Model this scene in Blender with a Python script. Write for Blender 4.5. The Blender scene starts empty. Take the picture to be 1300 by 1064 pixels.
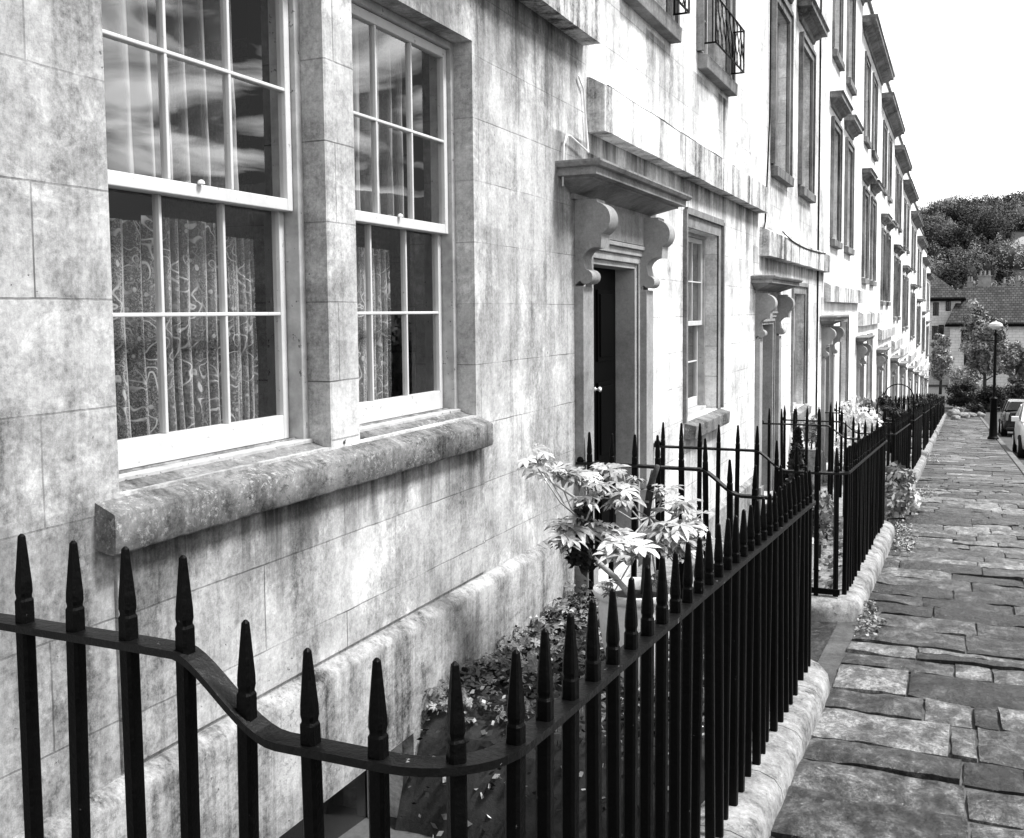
import bpy, math, random
import numpy as np
from mathutils import Vector, Matrix, noise
random.seed(7); rng = np.random.default_rng(7)
C = bpy.context.scene.collection
SC = bpy.context.scene
R = math.radians

# ------------------------------------------------------------------ camera
cd = bpy.data.cameras.new('camera'); cam = bpy.data.objects.new('camera', cd); C.objects.link(cam)
cd.sensor_width = 36; cd.lens = 1280/1300*36; cd.shift_y = -44.5/1300
cd.clip_start = .05; cd.clip_end = 3000
M_ = [[0.9144158457720655, 0.019928000378394532, -0.4042852159081222], [0.40466842861348606, -0.06803844178272521, 0.9119288532134897], [-0.009334017594273951, -0.9974836566283668, -0.07027966188629789]]
cam.matrix_world = Matrix([[M_[i][0], -M_[i][1], -M_[i][2], 0] for i in range(3)] + [[0, 0, 0, 1]])
SC.camera = cam
# ------------------------------------------------------------------ light
SUN_EL, SUN_AZ = 56, 76          # azimuth clockwise from +Y (down the street)
W = bpy.data.worlds.new('World'); SC.world = W; W.use_nodes = True
nt = W.node_tree; nt.nodes.clear()
def N(t, **k):
    n = nt.nodes.new(t)
    for a, b in k.items(): setattr(n, a, b)
    return n
out = N('ShaderNodeOutputWorld'); bg = N('ShaderNodeBackground'); sky = N('ShaderNodeTexSky', sky_type='NISHITA', sun_disc=False)
sky.sun_elevation = R(SUN_EL); sky.sun_rotation = R(SUN_AZ); sky.dust_density = 3; sky.air_density = 1
bw = N('ShaderNodeRGBToBW'); tc = N('ShaderNodeTexCoord'); mp = N('ShaderNodeMapping'); mp.inputs['Scale'].default_value = (1.9, 1.9, 8.5)
nz = N('ShaderNodeTexNoise'); nz.inputs['Scale'].default_value = 2.1; nz.inputs['Detail'].default_value = 6; nz.inputs['Distortion'].default_value = 1.1
rp = N('ShaderNodeMapRange'); rp.inputs['From Min'].default_value = .43; rp.inputs['From Max'].default_value = .60
rp.inputs['To Min'].default_value = 8.0; rp.inputs['To Max'].default_value = 27
mx = N('ShaderNodeMix'); mx.data_type = 'FLOAT'; mx.inputs[0].default_value = .8
L = nt.links.new
# broken cloud: brighter round the sun's side, patchy there, even and pale down the street, duller behind
dt = N('ShaderNodeVectorMath', operation='DOT_PRODUCT'); dt.inputs[1].default_value = (math.sin(R(SUN_AZ)), math.cos(R(SUN_AZ)), 0)
nm = N('ShaderNodeVectorMath', operation='NORMALIZE'); L(tc.outputs['Generated'], nm.inputs[0]); L(nm.outputs[0], dt.inputs[0])
side = N('ShaderNodeMapRange', interpolation_type='SMOOTHSTEP'); side.inputs['From Min'].default_value = -.75; side.inputs['From Max'].default_value = .12; side.inputs['To Min'].default_value = .22; side.inputs['To Max'].default_value = 1; L(dt.outputs['Value'], side.inputs['Value'])
lowv = N('ShaderNodeMapRange', interpolation_type='SMOOTHSTEP'); lowv.inputs['From Min'].default_value = .38; lowv.inputs['From Max'].default_value = .62; lowv.inputs['To Min'].default_value = 9.0; lowv.inputs['To Max'].default_value = .5; L(dt.outputs['Value'], lowv.inputs['Value'])
sz = N('ShaderNodeSeparateXYZ'); L(nm.outputs[0], sz.inputs[0])
zen = N('ShaderNodeMapRange', interpolation_type='SMOOTHSTEP'); zen.inputs['From Min'].default_value = .5; zen.inputs['From Max'].default_value = .95; zen.inputs['To Min'].default_value = 1; zen.inputs['To Max'].default_value = .35; L(sz.outputs[2], zen.inputs['Value'])
ml = N('ShaderNodeMath', operation='MULTIPLY'); L(side.outputs[0], ml.inputs[0]); L(zen.outputs[0], ml.inputs[1])
ml2 = N('ShaderNodeMath', operation='MULTIPLY')
L(sky.outputs[0], bw.inputs[0]); L(tc.outputs['Generated'], mp.inputs[0]); L(mp.outputs[0], nz.inputs['Vector']); L(nz.outputs['Fac'], rp.inputs['Value'])
L(bw.outputs[0], mx.inputs[2]); L(lowv.outputs[0], rp.inputs['To Min']); L(rp.outputs[0], ml2.inputs[0]); L(ml.outputs[0], ml2.inputs[1]); L(ml2.outputs[0], mx.inputs[3]); L(mx.outputs[0], bg.inputs[0]); L(bg.outputs[0], out.inputs[0])
bg.inputs[1].default_value = .05
sl = bpy.data.lights.new('sun', 'SUN'); sl.energy = 2.7; sl.angle = R(12); sl.color = (1, 1, 1)
so = bpy.data.objects.new('sun', sl); C.objects.link(so)
sd = Vector((math.sin(R(SUN_AZ))*math.cos(R(SUN_EL)), math.cos(R(SUN_AZ))*math.cos(R(SUN_EL)), math.sin(R(SUN_EL))))
so.rotation_euler = sd.to_track_quat('Z', 'Y').to_euler()
SC.view_settings.view_transform = 'Standard'; SC.view_settings.look = 'None'; SC.view_settings.gamma = 1; SC.view_settings.exposure = 1.45
SC.cycles.max_bounces = 6; SC.cycles.diffuse_bounces = 3; SC.cycles.transparent_max_bounces = 12

# ------------------------------------------------------------------ materials (a black and white place)
class Mt:
    def __init__(s, name, rough=.7, spec=.3, metal=0):
        s.m = bpy.data.materials.new(name); s.m.use_nodes = True; s.nt = s.m.node_tree
        s.b = s.nt.nodes['Principled BSDF']; s.b.inputs['Roughness'].default_value = rough
        s.b.inputs['Specular IOR Level'].default_value = spec; s.b.inputs['Metallic'].default_value = metal
        s.tc = s.nt.nodes.new('ShaderNodeTexCoord')
    def n(s, t, **k):
        x = s.nt.nodes.new(t)
        for a, b in k.items(): setattr(x, a, b)
        return x
    def l(s, a, b): s.nt.links.new(a, b)
    def co(s, scale=(1, 1, 1), world=False, rot=(0, 0, 0)):
        m = s.n('ShaderNodeMapping'); m.inputs['Scale'].default_value = scale; m.inputs['Rotation'].default_value = rot
        if world:
            g = s.n('ShaderNodeNewGeometry'); s.l(g.outputs['Position'], m.inputs[0])
        else: s.l(s.tc.outputs['Object'], m.inputs[0])
        return m.outputs[0]
    def noise(s, scale, detail=6, rough=.6, vec=None, dist=0):
        x = s.n('ShaderNodeTexNoise'); x.inputs['Scale'].default_value = scale; x.inputs['Detail'].default_value = detail
        x.inputs['Roughness'].default_value = rough; x.inputs['Distortion'].default_value = dist
        s.l(vec if vec is not None else s.co(world=True), x.inputs['Vector']); return x.outputs['Fac']
    def rng(s, v, a, b, c=0., d=1.):
        x = s.n('ShaderNodeMapRange'); x.inputs['From Min'].default_value = a; x.inputs['From Max'].default_value = b
        x.inputs['To Min'].default_value = c; x.inputs['To Max'].default_value = d; s.l(v, x.inputs['Value']); return x.outputs[0]
    def math(s, op, a, b=None, c=None):
        x = s.n('ShaderNodeMath', operation=op)
        for i, v in enumerate((a, b, c)):
            if v is None: continue
            if isinstance(v, (int, float)): x.inputs[i].default_value = v
            else: s.l(v, x.inputs[i])
        return x.outputs[0]
    def mix(s, f, a, b):
        x = s.n('ShaderNodeMix'); x.data_type = 'FLOAT'
        for i, v in ((0, f), (2, a), (3, b)):
            if isinstance(v, (int, float)): x.inputs[i].default_value = v
            else: s.l(v, x.inputs[i])
        return x.outputs[0]
    def col(s, v):
        x = s.n('ShaderNodeCombineColor')
        for i in range(3):
            if isinstance(v, (int, float)): x.inputs[i].default_value = v
            else: s.l(v, x.inputs[i])
        s.l(x.outputs[0], s.b.inputs['Base Color'])
    def bump(s, h, st=.3, dist=.01):
        x = s.n('ShaderNodeBump'); x.inputs['Strength'].default_value = st; x.inputs['Distance'].default_value = dist
        s.l(h, x.inputs['Height']); s.l(x.outputs[0], s.b.inputs['Normal'])
    def attr(s, nm):
        x = s.n('ShaderNodeAttribute'); x.attribute_name = nm; return x.outputs['Fac']

def stone(name, lo, hi, joints=True, streak=.5, pits=.5, rough=.85, blotch=1., bumpk=.5, lichen=0, dark_streaks=(), patch=0):
    """ashlar stone: low and high albedo, weather streaks, pits, optional course joints"""
    m = Mt(name, rough, .2)
    big = m.rng(m.noise(.9*blotch, 12, .74, dist=.3), .36, .64)
    mid = m.rng(m.noise(9, 12, .85, dist=.2), .36, .64)
    st = m.rng(m.noise(1.0, 10, .72, m.co((5.5, 5.5, .32), True), .3), .44, .66)
    fine = m.noise(55, 8, .85)
    v = m.mix(.35, big, mid)
    v = m.math('SUBTRACT', v, m.math('MULTIPLY', st, streak))
    v = m.math('ADD', v, m.rng(fine, .3, .7, -.26, .26))
    a = m.rng(v, -.1, .85, lo, hi)
    if patch:
        pa = m.rng(m.noise(1.7, 12, .8, dist=.6), .52, .60); a = m.math('MULTIPLY', a, m.math('ADD', 1., m.math('MULTIPLY', pa, patch)))
    if dark_streaks:
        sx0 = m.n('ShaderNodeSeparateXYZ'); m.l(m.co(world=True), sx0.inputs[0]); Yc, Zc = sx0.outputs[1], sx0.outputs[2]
        strk = m.noise(1.0, 8, .75, m.co((3, 5.5, .5), True), .5); strk_len = m.noise(1.0, 6, .7, m.co((2, 3.2, .3), True)); edge = m.noise(3.5, 8, .75)
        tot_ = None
        for (ya, yb, zt, ln, sg) in dark_streaks:
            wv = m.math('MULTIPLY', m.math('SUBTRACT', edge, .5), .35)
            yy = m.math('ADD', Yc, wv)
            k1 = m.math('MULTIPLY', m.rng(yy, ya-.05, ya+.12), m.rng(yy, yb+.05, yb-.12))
            dep = m.math('SUBTRACT', zt, Zc)                      # depth below the streak's top, where it is darkest
            reach = m.math('MULTIPLY', m.rng(strk_len, .32, .68, .15, 1.3), ln)
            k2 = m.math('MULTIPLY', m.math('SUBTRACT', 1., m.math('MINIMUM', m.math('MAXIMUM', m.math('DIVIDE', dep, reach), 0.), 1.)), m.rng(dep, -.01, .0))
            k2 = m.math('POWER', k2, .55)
            k = m.math('MULTIPLY', m.math('MULTIPLY', k1, k2), m.math('MULTIPLY', m.rng(strk, .38, .60, .35, 1.25), sg))
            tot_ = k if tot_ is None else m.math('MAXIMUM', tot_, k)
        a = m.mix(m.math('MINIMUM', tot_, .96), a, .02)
    pit = m.rng(m.noise(16, 5, .65), .70, .76)
    pit2 = m.rng(m.noise(43, 3, .6), .71, .76)
    p = m.math('MULTIPLY', m.math('MAXIMUM', pit, m.math('MULTIPLY', pit2, .7)), pits)
    a = m.mix(p, a, lo*.35)
    if lichen:
        q = m.math('MULTIPLY', m.rng(m.noise(48, 8, .85), .54, .58), m.rng(m.noise(4.5, 6, .7), .42, .6)); a = m.mix(m.math('MULTIPLY', q, lichen), a, .45)
        q = m.math('MULTIPLY', m.rng(m.noise(19, 9, .85, m.co((1, 1, 1.7), True)), .53, .58), m.rng(m.noise(3.1, 6, .7), .40, .6)); a = m.mix(m.math('MULTIPLY', q, lichen), a, .012)
    h = m.math('ADD', m.math('MULTIPLY', m.noise(22, 9, .8), .9), m.math('MULTIPLY', p, -1.2))
    if joints:
        sx = m.n('ShaderNodeSeparateXYZ'); m.l(m.tc.outputs['Object'], sx.inputs[0])
        cx = m.n('ShaderNodeCombineXYZ'); m.l(sx.outputs[1], cx.inputs[0]); m.l(sx.outputs[2], cx.inputs[1])
        wob = m.n('ShaderNodeVectorMath', operation='ADD')
        nx = m.n('ShaderNodeTexNoise'); nx.inputs['Scale'].default_value = 6; nx.inputs['Detail'].default_value = 5; m.l(cx.outputs[0], nx.inputs['Vector'])
        sc = m.n('ShaderNodeVectorMath', operation='SCALE'); sc.inputs['Scale'].default_value = .008; m.l(nx.outputs['Color'], sc.inputs[0])
        m.l(cx.outputs[0], wob.inputs[0]); m.l(sc.outputs[0], wob.inputs[1])
        bk = m.n('ShaderNodeTexBrick'); bk.inputs['Scale'].default_value = 1; bk.inputs['Brick Width'].default_value = .83; bk.inputs['Row Height'].default_value = .283
        bk.inputs['Mortar Size'].default_value = .003; bk.inputs['Mortar Smooth'].default_value = .3; bk.inputs['Bias'].default_value = 0; bk.offset = .43
        bk.inputs['Color1'].default_value = (.25, .25, .25, 1); bk.inputs['Color2'].default_value = (.75, .75, .75, 1)
        m.l(wob.outputs[0], bk.inputs['Vector'])
        tone = m.n('ShaderNodeRGBToBW'); m.l(bk.outputs['Color'], tone.inputs[0])
        a = m.math('MULTIPLY', a, m.rng(tone.outputs[0], 0, 1, .84, 1.14))
        jn = m.math('MULTIPLY', bk.outputs['Fac'], m.rng(m.noise(2.2, 5), .40, .66, .0, .75))
        a = m.mix(jn, a, lo*.5)
        h = m.math('SUBTRACT', h, m.math('MULTIPLY', jn, 1.4))
    m.col(a); m.bump(h, bumpk, .006); return m.m

def paint(name, val, rough=.45, spec=.5, var=.15, chips=0, chipval=.3, bump=.12):
    m = Mt(name, rough, spec)
    v = m.rng(m.noise(9, 6, .65), .3, .7, val*(1-var), val*(1+var))
    if chips:
        c = m.rng(m.noise(38, 5, .7), .72-chips*.08, .76-chips*.08); v = m.mix(c, v, chipval)
    m.col(v); m.bump(m.noise(45, 5, .6), bump, .004); return m.m

def leafmat(name, lo, hi, rough=.45, trans=.25, spec=.5):
    m = Mt(name, rough, spec)
    v = m.math('ADD', m.rng(m.attr('tone'), 0, 1, lo, hi), m.rng(m.noise(30, 3), .3, .7, -.15*lo, .15*lo))
    m.col(v)
    m.b.inputs['Subsurface Weight'].default_value = 0
    return m.m

def glassmat(name, ior=2.0, tint=.92, rough=.0):
    m = Mt(name); m.nt.nodes.remove(m.b)
    o = m.nt.nodes['Material Output']; tr = m.n('ShaderNodeBsdfTransparent'); tr.inputs[0].default_value = (tint, tint, tint, 1)
    gl = m.n('ShaderNodeBsdfGlossy'); gl.inputs['Roughness'].default_value = rough
    ge = m.n('ShaderNodeNewGeometry'); dp = m.n('ShaderNodeVectorMath', operation='DOT_PRODUCT'); m.l(ge.outputs['Incoming'], dp.inputs[0]); m.l(ge.outputs['Normal'], dp.inputs[1])
    f0 = ((ior-1)/(ior+1))**2*1.8; ct = m.math('ABSOLUTE', dp.outputs['Value']); fre = m.math('ADD', f0, m.math('MULTIPLY', m.math('POWER', m.math('SUBTRACT', 1., ct), 5.), 1-f0))
    bp = m.n('ShaderNodeBump'); bp.inputs['Strength'].default_value = .05; bp.inputs['Distance'].default_value = .02
    m.l(m.noise(2.5, 2, .5), bp.inputs['Height']); m.l(bp.outputs[0], gl.inputs['Normal'])
    mx = m.n('ShaderNodeMixShader'); m.l(fre, mx.inputs[0]); m.l(tr.outputs[0], mx.inputs[1]); m.l(gl.outputs[0], mx.inputs[2]); m.l(mx.outputs[0], o.inputs[0])
    return m.m

def netmat(name, pattern=True, base=.75):
    """net curtain: open weave that lets the dark room through, denser where the scroll pattern is"""
    m = Mt(name, .9, .1); o = m.nt.nodes['Material Output']; m.col(base)
    tr = m.n('ShaderNodeBsdfTransparent'); mx = m.n('ShaderNodeMixShader')
    lw = m.n('ShaderNodeLayerWeight'); lw.inputs[0].default_value = .5; fc = m.math('POWER', lw.outputs['Facing'], 1.6)
    if pattern:
        sx = m.n('ShaderNodeSeparateXYZ'); m.l(m.tc.outputs['UV'], sx.inputs[0])
        cb = m.n('ShaderNodeCombineXYZ'); m.l(sx.outputs[0], cb.inputs[0]); m.l(sx.outputs[1], cb.inputs[1])
        vo = m.n('ShaderNodeTexVoronoi'); vo.inputs['Scale'].default_value = 15; vo.inputs['Randomness'].default_value = .85; m.l(cb.outputs[0], vo.inputs['Vector'])
        d = vo.outputs['Distance']
        nq = m.noise(10, 1.5, .4, cb.outputs[0], .35); ring = None
        for lv in (.44, .56):
            q = m.math('SUBTRACT', 1., m.rng(m.math('ABSOLUTE', m.math('SUBTRACT', nq, lv)), .006, .02)); ring = q if ring is None else m.math('MAXIMUM', ring, q)
        v2 = m.n('ShaderNodeTexVoronoi'); v2.inputs['Scale'].default_value = 34; m.l(cb.outputs[0], v2.inputs['Vector'])
        dots = m.rng(v2.outputs['Distance'], .33, .22)
        zone = m.rng(m.noise(5.3, 2, .5, cb.outputs[0]), .42, .54)
        pt = m.math('MAXIMUM', m.math('MULTIPLY', ring, zone), m.math('MULTIPLY', dots, m.math('MULTIPLY', m.math('SUBTRACT', 1., zone), .8)))
        fac = m.math('MAXIMUM', m.math('MULTIPLY', pt, .8), m.math('ADD', m.rng(m.noise(180, 2), .4, .6, .10, .34), m.math('MULTIPLY', fc, .6)))
    else: fac = m.math('MINIMUM', m.math('ADD', m.rng(m.noise(8, 3), .3, .7, .10, .3), m.math('MULTIPLY', fc, 1.5)), 1.)
    m.l(fac, mx.inputs[0]); m.l(tr.outputs[0], mx.inputs[1]); m.l(m.b.outputs[0], mx.inputs[2]); m.l(mx.outputs[0], o.inputs[0])
    return m.m

MAT = {}
STREAK_NEAR = [(1.95, 4.35, -.60, .32, .8), (-3, 5.6, 1.58, .8, .75), (5.15, 5.75, 1.0, 1.3, .75), (4.22, 4.6, .4, .9, .35), (.2, 1.6, 1.5, 2.2, .45), (1.0, 2.0, -.5, 1., .3), (3.0, 3.2, -.1, .3, .4)]  # dark streaks on the near wall, each fading downward from its top
STREAK_WALL = [(5.75, 11.4, 1.08, .5, .75), (7.0, 7.6, 1.98, .75, .7), (6.0, 6.5, 1.98, .9, .45), (9.3, 9.75, 1.98, .9, .95), (8.3, 8.9, 1.98, .7, .6), (8.0, 9.7, -1.02, .6, .6), (11.0, 11.45, .7, 1.2, .6), (11.5, 17.3, .6, .4, .7), (12.4, 13.2, 1.5, .5, .5), (14.3, 15.2, 1.5, .5, .5), (16.95, 17.35, .2, 1.2, .6), (5.5, 7.4, .95, .2, .8)]  # the same kind of downward-fading dark streaks for the next houses
MAT['near_wall'] = stone('weathered_limestone', .07, .58, streak=.32, pits=1., dark_streaks=STREAK_NEAR, patch=.5)
MAT['wall'] = stone('pale_limestone', .20, .9, streak=.34, pits=.7, dark_streaks=STREAK_WALL, patch=.3)
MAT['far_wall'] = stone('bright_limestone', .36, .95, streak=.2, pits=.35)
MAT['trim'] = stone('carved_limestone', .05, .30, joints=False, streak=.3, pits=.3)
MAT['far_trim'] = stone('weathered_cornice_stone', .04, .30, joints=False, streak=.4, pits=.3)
MAT['band'] = stone('stained_band_stone', .05, .85, joints=False, streak=.65, pits=.5)
MAT['sill'] = stone('lichen_sill_stone', .012, .25, joints=False, streak=.35, pits=1., blotch=2.2, bumpk=.55, lichen=.7)
MAT['plinth'] = stone('mossy_plinth_stone', .025, .44, joints=False, streak=.55, pits=1., blotch=1.5, bumpk=1., lichen=.5)
MAT['coping'] = stone('worn_coping_stone', .02, .36, joints=False, streak=.1, pits=1., blotch=5, bumpk=1., lichen=.75)
MAT['doorcase'] = stone('painted_doorcase', .12, .36, joints=False, streak=.15, pits=.15)
MAT['kerbstone'] = stone('kerb_stone', .03, .2, joints=False, streak=0, pits=.6, blotch=3)
MAT['boxframe'] = paint('weathered_frame_paint', .36, .5, .3, .35, 1.2, .08)
MAT['ironrail'] = paint('worn_rail_paint', .002, .42, .26, .4, .7, .3, .9)
MAT['white'] = paint('white_gloss_paint', .52, .4, .4, .1, .9, .25)
MAT['greypaint'] = paint('grey_paint', .3, .4, .5)
MAT['black'] = paint('black_door_paint', .001, .4, .06)
MAT['iron'] = paint('black_iron_paint', .0015, .45, .10, .4, .3, .1, .9)
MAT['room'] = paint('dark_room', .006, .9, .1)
MAT['brass'] = paint('pale_metal', .75, .2, .8)
MAT['glass'] = glassmat('window_glass', 1.95)
MAT['farglass'] = paint('far_window_glass', .02, .06, .7, bump=.02)
MAT['drape'] = netmat('pale_drape', False, .42)
MAT['lace'] = netmat('lace_net', True, .7)
MAT['rubber'] = paint('tyre_rubber', .015, .8, .2)
MAT['carwhite'] = paint('white_car_paint', .75, .2, .6, .02, bump=0)
MAT['cardark'] = paint('dark_car_paint', .012, .18, .7, .02, bump=0)
MAT['carglass'] = paint('car_glass', .02, .04, .8, .02, bump=0)
MAT['soil'] = stone('dark_soil', .006, .04, joints=False, streak=0, pits=.5, blotch=6, bumpk=1.)
MAT['pot'] = stone('pale_glazed_pot', .55, .85, joints=False, streak=.1, pits=.1, rough=.4)
MAT['bark'] = stone('dark_bark', .015, .08, joints=False, streak=.3, pits=.4, blotch=5)
MAT['palebark'] = stone('pale_stem', .25, .5, joints=False, streak=.1, pits=.3, blotch=5)
MAT['asphalt'] = stone('worn_asphalt', .035, .085, joints=False, streak=0, pits=.5, blotch=1)
MAT['ground'] = stone('rough_ground', .03, .10, joints=False, streak=0, pits=.3, blotch=.3)
MAT['hillgrass'] = stone('hill_grass', .02, .05, joints=False, streak=0, pits=0, blotch=.02)
MAT['field'] = paint('pale_field_grass', .3, .9, .1)
MAT['leaf_pale'] = leafmat('pale_fatsia_leaf', .04, .60, .35)
MAT['leaf_mid'] = leafmat('mid_foliage', .05, .42)
MAT['leaf_tree'] = leafmat('tree_foliage', .02, .36, .55, spec=.2)
MAT['leaf_dark'] = leafmat('dark_foliage', .004, .05, .55, spec=.2)
MAT['leaf_wood'] = leafmat('wood_foliage', .006, .20, .7, spec=.1)
MAT['leaf_lit'] = leafmat('light_wood_foliage', .04, .30, .7, spec=.1)
MAT['leaf_litter'] = leafmat('leaf_litter', .006, .6, .7, spec=.1)
MAT['petal'] = leafmat('white_blossom', .5, .95, .6)

m = Mt('flagstone', .5, .45)
tone = m.attr('tone')
n1 = m.rng(m.noise(3.2, 10, .78, dist=.5), .38, .62); n2 = m.rng(m.noise(13, 9, .8, m.co((1, .5, 1), True)), .42, .6)
base = m.mix(.55, n1, n2)
v = m.math('ADD', m.math('MULTIPLY', base, .72), m.math('MULTIPLY', tone, .48))
v = m.math('POWER', m.rng(v, .16, 1.02, .0, 1.), 2.5); v = m.rng(v, 0, 1, .005, .33)
crk = m.rng(m.noise(5, 9, .8, dist=1.2), .5, .515); crk = m.math('MULTIPLY', crk, m.rng(m.noise(5, 9, .8, dist=1.2), .53, .515))
v = m.mix(m.math('MULTIPLY', crk, .7), v, .015)
v = m.math('MULTIPLY', v, m.rng(m.noise(60, 9, .9), .36, .64, .15, 1.95))
dk = m.math('MULTIPLY', m.rng(m.noise(21, 10, .85, m.co((1, .5, 1), True)), .54, .6), m.rng(m.noise(3.7, 6, .7), .42, .58)); v = m.mix(m.math('MULTIPLY', dk, .8), v, .008)
sp = m.rng(m.noise(28, 8, .85), .61, .65); v = m.mix(m.math('MULTIPLY', sp, .75), v, .55)
m.col(v); m.l(m.rng(n2, 0, 1, .28, .6), m.b.inputs['Roughness'])
m.bump(m.math('ADD', m.noise(12, 9, .75), m.math('MULTIPLY', m.noise(3.5, 5, .6), 1.5)), 1., .03); MAT['flag'] = m.m
MAT['mortar'] = stone('lime_mortar', .004, .12, joints=False, streak=0, pits=.6, blotch=4, bumpk=1.)

def tilemat():
    m = Mt('roof_tiles', .8, .2)
    sx = m.n('ShaderNodeSeparateXYZ'); m.l(m.tc.outputs['Object'], sx.inputs[0])
    cx = m.n('ShaderNodeCombineXYZ'); m.l(sx.outputs[0], cx.inputs[0]); m.l(m.math('MULTIPLY', sx.outputs[2], 1.0), cx.inputs[1])
    bk = m.n('ShaderNodeTexBrick'); bk.inputs['Scale'].default_value = 1; bk.inputs['Brick Width'].default_value = .3; bk.inputs['Row Height'].default_value = .2
    bk.inputs['Mortar Size'].default_value = .025; m.l(cx.outputs[0], bk.inputs['Vector'])
    bk.inputs['Color1'].default_value = (0, 0, 0, 1); bk.inputs['Color2'].default_value = (1, 1, 1, 1)
    t = m.n('ShaderNodeRGBToBW'); m.l(bk.outputs['Color'], t.inputs[0])
    v = m.rng(t.outputs[0], 0, 1, .03, .075); v = m.mix(bk.outputs['Fac'], v, .012); v = m.math('MULTIPLY', v, m.rng(m.noise(.6, 4), .3, .7, .8, 1.2))
    m.col(v); m.bump(m.math('SUBTRACT', 1., bk.outputs['Fac']), .6, .03); return m.m
MAT['tiles'] = tilemat()
def blockmat():
    m = Mt('block_stone', .85, .2)
    sx = m.n('ShaderNodeSeparateXYZ'); m.l(m.tc.outputs['Object'], sx.inputs[0])
    cx = m.n('ShaderNodeCombineXYZ'); m.l(sx.outputs[0], cx.inputs[0]); m.l(sx.outputs[2], cx.inputs[1])
    bk = m.n('ShaderNodeTexBrick'); bk.inputs['Scale'].default_value = 1; bk.inputs['Brick Width'].default_value = .55; bk.inputs['Row Height'].default_value = .24
    bk.inputs['Mortar Size'].default_value = .012; m.l(cx.outputs[0], bk.inputs['Vector'])
    t = m.n('ShaderNodeRGBToBW'); m.l(bk.outputs['Color'], t.inputs[0])
    v = m.rng(m.noise(1.5, 6), .3, .7, .6, .85); m.col(m.mix(bk.outputs['Fac'], v, .42)); return m.m
MAT['blocks'] = blockmat()

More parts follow.
